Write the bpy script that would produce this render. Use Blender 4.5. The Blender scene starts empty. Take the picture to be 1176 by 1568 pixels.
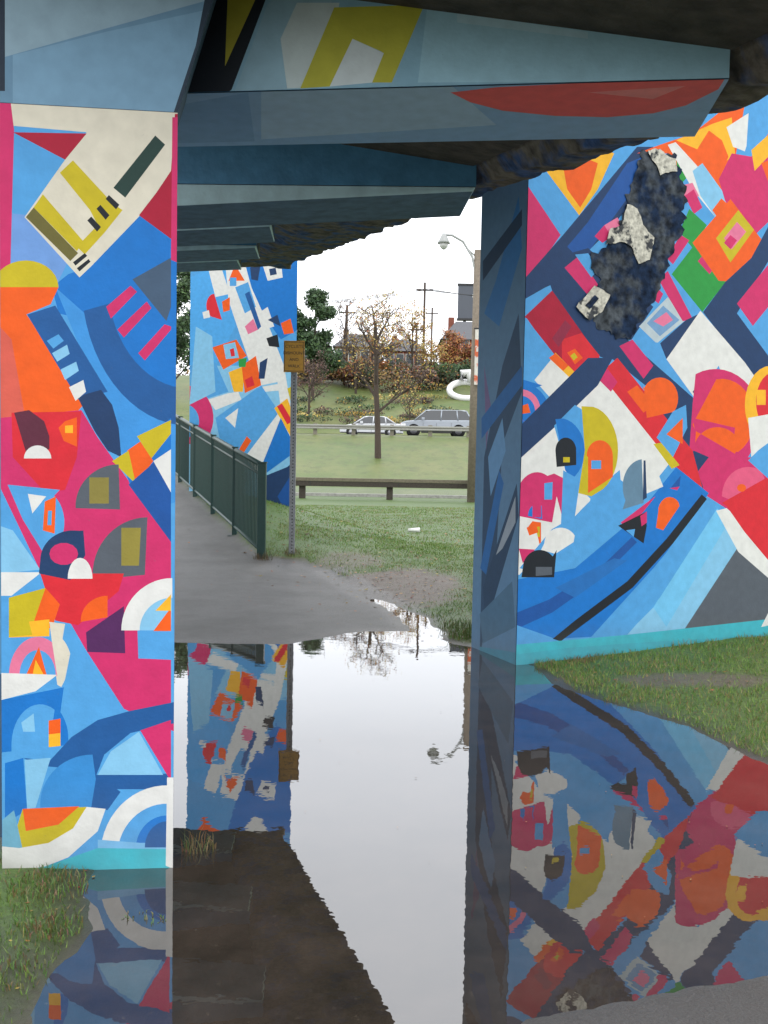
import bpy, math, random, time
import numpy as np
from mathutils import Vector, Matrix, geometry, noise
T0=time.time()
random.seed(7); rng=np.random.default_rng(7)
scene=bpy.context.scene
# ------------------------------------------------------------------ camera
F=1500.0; PITCH=math.radians(3.2); ROLL=math.radians(1.05); EYE=Vector((0,0,1.6))
cam_d=bpy.data.cameras.new("camera"); cam=bpy.data.objects.new("camera",cam_d); scene.collection.objects.link(cam)
cam_d.sensor_fit='VERTICAL'; cam_d.sensor_height=36; cam_d.lens=F/1568*36; cam_d.clip_start=.05; cam_d.clip_end=3000
cam.matrix_world=Matrix.Translation(EYE)@Matrix.Rotation(math.pi/2-PITCH,4,'X')@Matrix.Rotation(ROLL,4,'Z')
scene.camera=cam
def ray(px,py):
    dx=px-588; dy=784-py
    X=dx*math.cos(ROLL)-dy*math.sin(ROLL); Y=dx*math.sin(ROLL)+dy*math.cos(ROLL)
    return Vector((X,F*math.cos(PITCH)+Y*math.sin(PITCH),-F*math.sin(PITCH)+Y*math.cos(PITCH)))
# ------------------------------------------------------------------ world
w=bpy.data.worlds.new("World"); scene.world=w; w.use_nodes=True
nt=w.node_tree; nt.nodes.clear()
out=nt.nodes.new('ShaderNodeOutputWorld'); bg=nt.nodes.new('ShaderNodeBackground')
sky=nt.nodes.new('ShaderNodeTexSky'); sky.sky_type='NISHITA'; sky.sun_disc=False
sky.sun_elevation=math.radians(50); sky.sun_rotation=math.radians(160); sky.dust_density=4
mx=nt.nodes.new('ShaderNodeMix'); mx.data_type='RGBA'; mx.inputs[0].default_value=.9
nt.links.new(sky.outputs[0],mx.inputs[6]); mx.inputs[7].default_value=(14.7,15.0,15.5,1)
nt.links.new(mx.outputs[2],bg.inputs[0]); bg.inputs[1].default_value=.148
nt.links.new(bg.outputs[0],out.inputs[0])
sd=bpy.data.lights.new("sun",'SUN'); sd.energy=.5; sd.angle=math.radians(25); sd.color=(1,.97,.92)
so=bpy.data.objects.new("sun",sd); scene.collection.objects.link(so)
az=math.radians(160); el=math.radians(50)
dv=Vector((math.sin(az)*math.cos(el),-abs(math.cos(az)*math.cos(el)),math.sin(el)))
so.rotation_euler=dv.to_track_quat('Z','Y').to_euler()
scene.view_settings.view_transform='Standard'; scene.view_settings.look='None'; scene.view_settings.exposure=0
# ------------------------------------------------------------------ helpers
def lin(h):
    h=h.lstrip('#'); r=[int(h[i:i+2],16)/255 for i in (0,2,4)]
    return tuple(c/12.92 if c<=.04045 else ((c+.055)/1.055)**2.4 for c in r)+(1,)
def material(name,col,rough=.7,var=.25,scale=8,bump=.0,bscale=60,attr=False,metal=0,col2=None,spec=.5,thr=(.35,.7)):
    m=bpy.data.materials.new(name); m.use_nodes=True; t=m.node_tree; b=t.nodes['Principled BSDF']
    b.inputs['Roughness'].default_value=rough; b.inputs['Metallic'].default_value=metal
    b.inputs['Specular IOR Level'].default_value=spec
    tc=t.nodes.new('ShaderNodeTexCoord'); 
    n=t.nodes.new('ShaderNodeTexNoise'); n.inputs['Scale'].default_value=scale; n.inputs['Detail'].default_value=6
    t.links.new(tc.outputs['Object'],n.inputs['Vector'])
    if attr:
        a=t.nodes.new('ShaderNodeVertexColor'); a.layer_name='paint'; src=a.outputs[0]
    else:
        a=t.nodes.new('ShaderNodeRGB'); a.outputs[0].default_value=col if len(col)==4 else (*col,1); src=a.outputs[0]
    if col2 is not None:
        cr=t.nodes.new('ShaderNodeValToRGB'); cr.color_ramp.elements[0].position=thr[0]; cr.color_ramp.elements[1].position=thr[1]
        t.links.new(n.outputs[0],cr.inputs[0])
        mm=t.nodes.new('ShaderNodeMix'); mm.data_type='RGBA'; t.links.new(cr.outputs[0],mm.inputs[0]); t.links.new(src,mm.inputs[6]); mm.inputs[7].default_value=(*col2[:3],1); src=mm.outputs[2]
    n2=t.nodes.new('ShaderNodeTexNoise'); n2.inputs['Scale'].default_value=scale*3.1; n2.inputs['Detail'].default_value=8
    t.links.new(tc.outputs['Object'],n2.inputs['Vector'])
    mr=t.nodes.new('ShaderNodeMapRange'); mr.inputs[1].default_value=.3; mr.inputs[2].default_value=.7; mr.inputs[3].default_value=1-var; mr.inputs[4].default_value=1+var*.5
    t.links.new(n2.outputs[0],mr.inputs[0])
    vm=t.nodes.new('ShaderNodeVectorMath'); vm.operation='SCALE'; t.links.new(src,vm.inputs[0]); t.links.new(mr.outputs[0],vm.inputs['Scale'])
    t.links.new(vm.outputs[0],b.inputs['Base Color'])
    if bump>0:
        nb=t.nodes.new('ShaderNodeTexNoise'); nb.inputs['Scale'].default_value=bscale; nb.inputs['Detail'].default_value=5
        t.links.new(tc.outputs['Object'],nb.inputs['Vector'])
        bp=t.nodes.new('ShaderNodeBump'); bp.inputs['Strength'].default_value=bump; bp.inputs['Distance'].default_value=.02
        t.links.new(nb.outputs[0],bp.inputs['Height']); t.links.new(bp.outputs[0],b.inputs['Normal'])
    return m
def empty(name,loc=(0,0,0)):
    e=bpy.data.objects.new(name,None); e.location=(0,0,0); scene.collection.objects.link(e); return e
def mk(name,v,f,mats,mi=None,parent=None,smooth=False,cols=None):
    me=bpy.data.meshes.new(name); me.from_pydata([tuple(map(float,p)) for p in v] if not isinstance(v,np.ndarray) else v.tolist(),[],f if not isinstance(f,np.ndarray) else f.tolist())
    for m in (mats if isinstance(mats,(list,tuple)) else [mats]): me.materials.append(m)
    if mi is not None: me.polygons.foreach_set('material_index',list(mi))
    if smooth: me.polygons.foreach_set('use_smooth',[True]*len(me.polygons))
    if cols is not None:
        ca=me.color_attributes.new(name='paint',type='FLOAT_COLOR',domain='CORNER')
        arr=np.repeat(np.array(cols,dtype=np.float32),[p.loop_total for p in me.polygons],axis=0)
        ca.data.foreach_set('color',arr.ravel())
    me.update()
    o=bpy.data.objects.new(name,me); scene.collection.objects.link(o)
    if parent: o.parent=parent
    return o
HEX=[(0,3,2,1),(4,5,6,7),(0,1,5,4),(1,2,6,5),(2,3,7,6),(3,0,4,7)]
def hexa(name,v8,mat,parent=None,mi=None,bevel=0):
    o=mk(name,v8,HEX,mat,mi,parent)
    if bevel:
        b=o.modifiers.new('b','BEVEL'); b.width=bevel; b.segments=2
    return o
def box(name,x0,x1,y0,y1,z0,z1,mat,parent=None,bevel=0):
    return hexa(name,[(x0,y0,z0),(x1,y0,z0),(x1,y1,z0),(x0,y1,z0),(x0,y0,z1),(x1,y0,z1),(x1,y1,z1),(x0,y1,z1)],mat,parent,None,bevel)
def prism(name,c,z0,z1,mat,parent=None,bevel=0):
    n=len(c); v=[(x,y,z0) for x,y in c]+[(x,y,z1) for x,y in c]
    f=[tuple(range(n))[::-1],tuple(range(n,2*n))]+[(i,(i+1)%n,n+(i+1)%n,n+i) for i in range(n)]
    o=mk(name,v,f,mat,None,parent)
    if bevel:
        b=o.modifiers.new('b','BEVEL'); b.width=bevel; b.segments=2
    return o
def tube_pts(pts,rad,sides=8):
    V=[];Fc=[]
    pts=[Vector(p) for p in pts]
    for i,p in enumerate(pts):
        d=(pts[min(i+1,len(pts)-1)]-pts[max(i-1,0)]).normalized()
        a=d.orthogonal().normalized() if abs(d.z)>.9 else d.cross(Vector((0,0,1))).normalized()
        b=d.cross(a); r=rad[i] if isinstance(rad,(list,tuple)) else rad
        for k in range(sides):
            t=2*math.pi*k/sides; V.append(p+a*(r*math.cos(t))+b*(r*math.sin(t)))
    for i in range(len(pts)-1):
        for k in range(sides):
            Fc.append((i*sides+k,i*sides+(k+1)%sides,(i+1)*sides+(k+1)%sides,(i+1)*sides+k))
    Fc.append(tuple(range(sides))[::-1]); Fc.append(tuple(range((len(pts)-1)*sides,len(pts)*sides)))
    return V,Fc
def tube(name,pts,rad,mat,parent=None,sides=10):
    V,Fc=tube_pts(pts,rad,sides); return mk(name,V,Fc,mat,None,parent,smooth=True)
TAB=rng.random((256,256))
def vn(x,y,s=1.0,seed=0):
    x=np.asarray(x,float)*s+seed*17.3; y=np.asarray(y,float)*s+seed*5.7
    xi=np.floor(x).astype(int); yi=np.floor(y).astype(int); fx=x-xi; fy=y-yi
    fx=fx*fx*(3-2*fx); fy=fy*fy*(3-2*fy); g=lambda a,b:TAB[a%256,b%256]
    return (g(xi,yi)*(1-fx)+g(xi+1,yi)*fx)*(1-fy)+(g(xi,yi+1)*(1-fx)+g(xi+1,yi+1)*fx)*fy-.5
def fbm(x,y,s,seed=0): return vn(x,y,s,seed)+.5*vn(x,y,s*2.1,seed+1)+.25*vn(x,y,s*4.3,seed+2)
def inside(x,y,poly):
    ins=np.zeros(x.shape,bool); n=len(poly)
    for i in range(n):
        ax,ay=poly[i]; bx,by=poly[(i+1)%n]
        if ay!=by:
            ins^=((ay>y)!=(by>y))&(x<(bx-ax)*(y-ay)/(by-ay)+ax)
    return ins
# ------------------------------------------------------------------ mural painting (flat coloured fields laid on the walls)
PAL=dict(W='d8d8d4',C='d2ccba',LB='4d99d2',SB='7fb9da',B='126fbe',MB='164f96',N='1a3860',K='151c24',P='c62a64',R='cf2531',DR='a41232',O='e55a14',Y='eaae26',M='bfad1a',G='525962',T='38aebe',GR='27903e',LP='da7293',N2='1b5592',PU='4f2256',OL='66602e',GB='40566e')
def A(cx,cy,rx,ry,a0,a1,n=14):
    return [(cx+rx*math.cos(math.radians(a0+(a1-a0)*i/n)),cy+ry*math.sin(math.radians(a0+(a1-a0)*i/n))) for i in range(n+1)]
def col(c): return lin(PAL.get(c,c))
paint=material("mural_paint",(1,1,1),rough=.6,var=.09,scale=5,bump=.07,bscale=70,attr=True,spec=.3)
t=paint.node_tree; b=t.nodes['Principled BSDF']; lk=b.inputs['Base Color'].links[0].from_socket
tc=t.nodes.new('ShaderNodeTexCoord'); vo=t.nodes.new('ShaderNodeTexNoise'); vo.inputs['Scale'].default_value=28; vo.inputs['Detail'].default_value=10; vo.inputs['Roughness'].default_value=.75
t.links.new(tc.outputs['Object'],vo.inputs['Vector']); cr=t.nodes.new('ShaderNodeValToRGB'); cr.color_ramp.elements[0].position=.66; cr.color_ramp.elements[1].position=.72
cr.color_ramp.elements[1].color=(.6,.6,.6,1)
t.links.new(vo.outputs[0],cr.inputs[0]); mm=t.nodes.new('ShaderNodeMix'); mm.data_type='RGBA'; t.links.new(cr.outputs[0],mm.inputs[0]); t.links.new(lk,mm.inputs[6]); mm.inputs[7].default_value=(.12,.12,.13,1)
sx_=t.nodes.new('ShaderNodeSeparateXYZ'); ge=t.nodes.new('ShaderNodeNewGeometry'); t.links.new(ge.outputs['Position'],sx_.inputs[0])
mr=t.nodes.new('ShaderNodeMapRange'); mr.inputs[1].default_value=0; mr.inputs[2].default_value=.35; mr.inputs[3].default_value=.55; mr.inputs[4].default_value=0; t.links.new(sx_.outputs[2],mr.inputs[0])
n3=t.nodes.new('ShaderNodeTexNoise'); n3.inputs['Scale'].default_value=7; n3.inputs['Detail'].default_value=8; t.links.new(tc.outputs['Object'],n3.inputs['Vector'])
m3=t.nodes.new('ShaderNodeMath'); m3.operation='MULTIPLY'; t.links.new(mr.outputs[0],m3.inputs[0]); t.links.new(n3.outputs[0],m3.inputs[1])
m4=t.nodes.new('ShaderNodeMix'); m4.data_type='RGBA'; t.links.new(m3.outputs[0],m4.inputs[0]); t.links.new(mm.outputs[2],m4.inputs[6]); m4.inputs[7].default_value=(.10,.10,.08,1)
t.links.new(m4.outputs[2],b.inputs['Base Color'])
def mural(name,O,U,V,outline,shapes,base,parent,off=.004):
    O=Vector(O);U=Vector(U).normalized();V=Vector(V).normalized();Nn=U.cross(V)
    vs=[];es=[];polys=[];cl=[]
    umin=min(p[0] for p in outline)-.3; umax=max(p[0] for p in outline)+.3; vmin=min(p[1] for p in outline)-.3; vmax=max(p[1] for p in outline)+.3
    def add(pts,c):
        i=len(vs); n=len(pts); vs.extend([Vector(p) for p in pts]); es.extend([(i+k,i+(k+1)%n) for k in range(n)]); polys.append([tuple(p) for p in pts]); cl.append(c)
    add(outline,col(base))
    for c,pts in shapes:
        q=[]
        for p in pts:
            d=ray(*p); den=d.dot(Nn)
            if abs(den)<1e-6: continue
            tt=(O-EYE).dot(Nn)/den; h=EYE+d*tt-O; q.append((min(max(h.dot(U),umin),umax),min(max(h.dot(V),vmin),vmax)))
        add(q,col(c))
    r=geometry.delaunay_2d_cdt(vs,es,[],0,1e-5,False)
    ov,of=r[0],r[2]
    cx=np.array([sum(ov[i].x for i in f)/len(f) for f in of]); cy=np.array([sum(ov[i].y for i in f)/len(f) for f in of])
    idx=np.zeros(len(of),int)
    for k,p in enumerate(polys):
        if k: idx[inside(cx,cy,p)]=k
    ok=inside(cx,cy,polys[0])
    faces=[list(of[i]) for i in range(len(of)) if ok[i]]; cols=[cl[idx[i]] for i in range(len(of)) if ok[i]]
    v3=[O+U*p.x+V*p.y+Nn*off for p in ov]
    return mk(name,v3,faces,paint,None,parent,cols=cols)

slate=material("slate_blue_paint",lin('4a667f'),rough=.65,var=.25,scale=3,bump=.3,bscale=30,col2=lin('38536a'))
rough_c=material("decayed_concrete",lin('6b6358'),rough=.95,var=.6,scale=4,bump=1,bscale=25,col2=lin('3b5786'),thr=(.48,.6))
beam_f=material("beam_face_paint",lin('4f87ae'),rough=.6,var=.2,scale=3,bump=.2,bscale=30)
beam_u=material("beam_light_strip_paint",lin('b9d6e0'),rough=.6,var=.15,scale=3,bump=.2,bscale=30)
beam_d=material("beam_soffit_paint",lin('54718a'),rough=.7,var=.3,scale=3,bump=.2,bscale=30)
soff=material("deck_soffit_concrete",lin('4a443c'),rough=.95,var=.5,scale=3,bump=.8,bscale=20)

# ------------------------------------------------------------------ left pillar
LP0=Vector((-1.425,3.64,0)); LP1=Vector((-.792,3.71,0)); Ld=(LP1-LP0); LW=Ld.length; Ld.normalize(); Lb=Vector((-.262,.965,0)).normalized()
pil=empty("bridge_pillar")
def quad_of(P0,P1,dep,bk=None):
    d=(P1-P0).normalized(); bk=(Vector((-d.y,d.x,0)) if bk is None else bk)*dep
    return [(P0.x,P0.y),(P1.x,P1.y),((P1+bk).x,(P1+bk).y),((P0+bk).x,(P0+bk).y)]
prism("shaft",quad_of(LP0,LP1,.72,Lb),-.4,2.86,slate,pil)
Ls=[
('LB',[(0,150),(290,150),(290,1345),(0,1345)]),
('LB',[(0,180),(120,200),(100,250),(45,330),(0,330)]),
('6a95d0',[(0,325),(45,330),(105,400),(85,440),(0,440)]),
('B',[(213,330),(290,380),(290,480),(130,490),(90,480),(80,440),(105,420),(140,408)]),
('3a8cd0',[(85,440),(130,480),(290,640),(290,760),(240,780),(185,690),(150,600)]),
('N2',A(290,430,165,222,90,168)+[(290,430)]),
('B',A(290,430,125,165,90,172)+[(290,430)]),
('P',[(163,470),(200,438),(210,447),(170,488)]),('P',[(180,505),(225,462),(232,472),(190,517)]),('P',[(212,541),(252,497),(262,500),(262,505),(222,552)]),
('GB',[(203,428),(262,395),(262,470),(255,492)]),
('C',[(14,150),(290,170),(290,260),(215,330),(140,408),(122,425),(38,333),(100,245),(133,203),(18,193)]),
('P',[(0,150),(16,150),(22,200),(15,460),(0,470)]),
('DR',[(20,203),(133,205),(100,245)]),
('M',[(92,265),(112,246),(160,298),(172,312),(188,322),(160,357),(130,390),(118,378),(150,345),(138,322)]),
('M',[(52,318),(66,298),(128,370),(118,385)]),
('OL',[(40,333),(52,318),(120,388),(108,400)]),
('1e3a34',[(238,208),(253,222),(192,303),(174,288)]),
('K',[(162,305),(167,299),(183,314),(178,321)]),('K',[(148,320),(154,314),(168,330),(162,337)]),('K',[(134,338),(140,332),(155,348),(149,355)]),
('K',[(112,402),(130,388),(134,392),(116,407)]),('K',[(118,411),(136,397),(139,401),(122,416)]),
('DR',[(268,175),(290,175),(290,380),(262,366),(213,330),(240,295),(262,262)]),
('P',[(264,180),(290,180),(290,410),(262,398)]),
('M',A(40,440,50,41,180,360)),
('O',[(0,440),(90,440),(78,466),(40,482),(0,470)]),
('O',[(0,470),(40,480),(130,618),(110,640),(60,645),(0,645)]),
('cf5a4a',[(0,500),(18,520),(40,645),(0,645)]),
('N2',[(42,482),(85,468),(165,600),(120,612)]),
('LB',[(72,522),(90,512),(98,522),(82,534)]),('SB',[(80,541),(103,528),(107,542),(88,554)]),('SB',[(93,566),(117,554),(121,568),(100,582)]),('W',[(106,593),(128,582),(132,600),(116,614)]),
('P',[(0,640),(125,628),(150,670),(200,740),(262,830),(262,1080),(290,1130),(190,1085),(132,995),(60,870),(0,745)]),
('N',[(120,610),(130,604),(155,597),(172,620),(182,655),(186,700),(165,690),(145,660)]),
('R',[(18,632),(125,630),(118,700),(100,750),(70,755),(20,700)]),
('5a2438',[(22,632),(45,628),(68,645),(76,668),(76,688),(40,692)]),
('W',A(58,702,21,20,180,360)),
('O',[(90,655),(100,645),(118,639),(118,684),(98,675)]),('Y',[(100,652),(112,651),(112,663),(100,663)]),
('B',[(185,700),(262,640),(262,830),(200,745)]),
('M',[(210,668),(262,643),(262,664),(232,702)]),('O',[(195,690),(215,676),(235,706),(208,741)]),('M',[(172,706),(197,690),(208,741)]),
('MB',[(197,742),(236,708),(262,752),(262,830)]),('W',[(235,706),(262,688),(262,754)]),
('G',[(116,778)]+A(182,775,66,64,185,270)+[(184,780)]),('847a3a',[(137,731),(167,731),(167,771),(137,771)]),
('G',[(142,888)]+A(226,880,84,88,180,270)+[(222,880)]),('8d8238',[(186,808),(216,808),(213,866),(186,866)]),
('LB',[(12,742),(92,750)]+A(62,800,37,50,-55,80)+[(35,795)]),('W',[(43,756),(71,760),(50,786)]),
('O',[(69,768),(86,760),(84,817),(66,812)]),('LB',[(74,782),(80,782),(79,804),(73,804)]),
('SB',[(0,805),(20,812),(62,872),(0,878)]),('W',[(0,876),(64,876),(18,912),(0,912)]),
('R',[(62,878),(190,878),(182,905),(120,957),(85,950)]),
('N',[(60,878)]+A(112,858,50,46,180,280)+[(128,812),(131,850),(108,888)]),('P',A(98,848,22,17,0,360)),('W',A(123,886,19,32,180,360)),
('M',[(14,915),(70,900),(78,925),(50,960),(14,955)]),('O',[(70,900),(92,925),(80,962),(50,958)]),('Y',[(14,955),(76,948),(76,974),(14,976)]),('M',[(14,955),(40,935),(50,972),(14,975)]),
('O',[(124,952)]+A(165,950,41,38,180,270)+[(165,945)]),('PU',[(132,968),(190,928),(192,1000),(134,998)]),
('LB',[(210,945),(262,915),(262,1010),(212,1008)]),
('W',A(264,965,78,80,180,270)+A(264,965,50,50,270,180)),('SB',A(264,965,50,50,180,270)+[(262,965)]),('O',[(235,966),(262,930),(262,966)]),('Y',[(238,935),(262,910),(262,935)]),
('C',[(76,952),(100,955)]+A(80,1030,32,60,-60,30)+[(88,1048)]),
('LP',[(14,1035)]+A(58,1035,44,60,180,300)+[(88,1035)]),('LB',A(58,1035,28,40,180,360)),('O',[(40,1034),(60,990),(72,1034)]),('Y',[(55,1010),(68,1034),(50,1034)]),
('W',[(0,1030),(88,1033),(55,1058),(0,1072)]),
('LB',[(100,1040),(110,990),(132,995),(190,1085),(150,1110),(80,1165),(40,1160)]),
('B',[(0,1072),(98,1052)]+A(15,1130,90,80,-30,25)+[(0,1165)]),
('LB',[(18,1150)]+A(62,1140,44,62,185,300)+[(76,1145),(76,1152)]),('SB',[(33,1106),(52,1092),(54,1120),(36,1120)]),
('O',[(75,1103),(93,1100),(93,1122),(75,1124)]),('Y',[(75,1124),(93,1122),(93,1142),(75,1144)]),
('LB',[(0,1152),(290,1120),(290,1345),(0,1345)]),
('N2',[(36,1160),(76,1165),(110,1128),(150,1102),(200,1088),(290,1070),(290,1102),(200,1122),(160,1155),(148,1186),(262,1184),(262,1208),(145,1208),(95,1175),(60,1172)]),
('P',[(215,1118),(262,1102),(262,1196)]),
('SB',[(213,1120),(250,1186),(150,1186),(170,1150)]),
('B',[(8,1168),(36,1160),(42,1240),(8,1260)]),('SB',[(38,1163),(78,1160),(55,1236),(42,1238)]),
('3485c6',[(62,1236)]+A(142,1230,80,75,180,270)+[(148,1200),(145,1235)]),
('N2',[(140,1236),(148,1186),(185,1212),(165,1240)]),
('W',A(256,1310,102,108,180,272)+A(256,1310,76,80,272,180)),
('B',A(256,1300,48,52,180,272)+[(256,1300)]),('72b0da',[(150,1285),(215,1290),(262,1290),(262,1320),(150,1330)]),('N2',[(222,1297)]+A(256,1297,34,40,180,272)+[(256,1297)]),
('M',[(10,1318),(35,1238),(135,1235),(110,1285),(40,1318)]),('O',[(35,1238),(122,1234),(90,1262),(40,1272)]),
('6aa6c0',[(4,1255),(22,1240),(35,1300),(4,1300)]),
('W',[(0,1295),(30,1298),(75,1290),(112,1268),(133,1235),(162,1238),(150,1272),(105,1312),(40,1338),(0,1338)]),
('T',[(0,1350),(0,1338),(70,1326),(150,1298),(290,1300),(290,1350)]),
('W',[(256,1190),(290,1190),(290,1340),(254,1325)]),
]
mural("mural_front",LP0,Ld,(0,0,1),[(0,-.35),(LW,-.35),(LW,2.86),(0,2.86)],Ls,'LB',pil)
hv=[]
za,zb_=2.862,3.95
for z,xr in ((za,0),(zb_,.33)):
    pr=LP1+Ld*xr
    hv+= [tuple((LP0.x,LP0.y,z)),(pr.x,pr.y,z),((pr+Lb*.42).x,(pr+Lb*.42).y,z),((LP0+Lb*.42).x,(LP0+Lb*.42).y,z)]
hexa("haunch",hv,slate,pil)
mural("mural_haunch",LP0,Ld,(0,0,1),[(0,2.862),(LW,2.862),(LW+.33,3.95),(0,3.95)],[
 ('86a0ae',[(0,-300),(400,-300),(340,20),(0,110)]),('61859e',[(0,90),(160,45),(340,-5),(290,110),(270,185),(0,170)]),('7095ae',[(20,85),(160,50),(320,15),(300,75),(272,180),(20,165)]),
 ('20303f',[(262,185),(300,70),(325,-60),(345,-60),(318,60),(285,185)]),('1d2b3a',[(-10,0),(8,0),(8,140),(-10,140)])],'6c97b4',pil)
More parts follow.
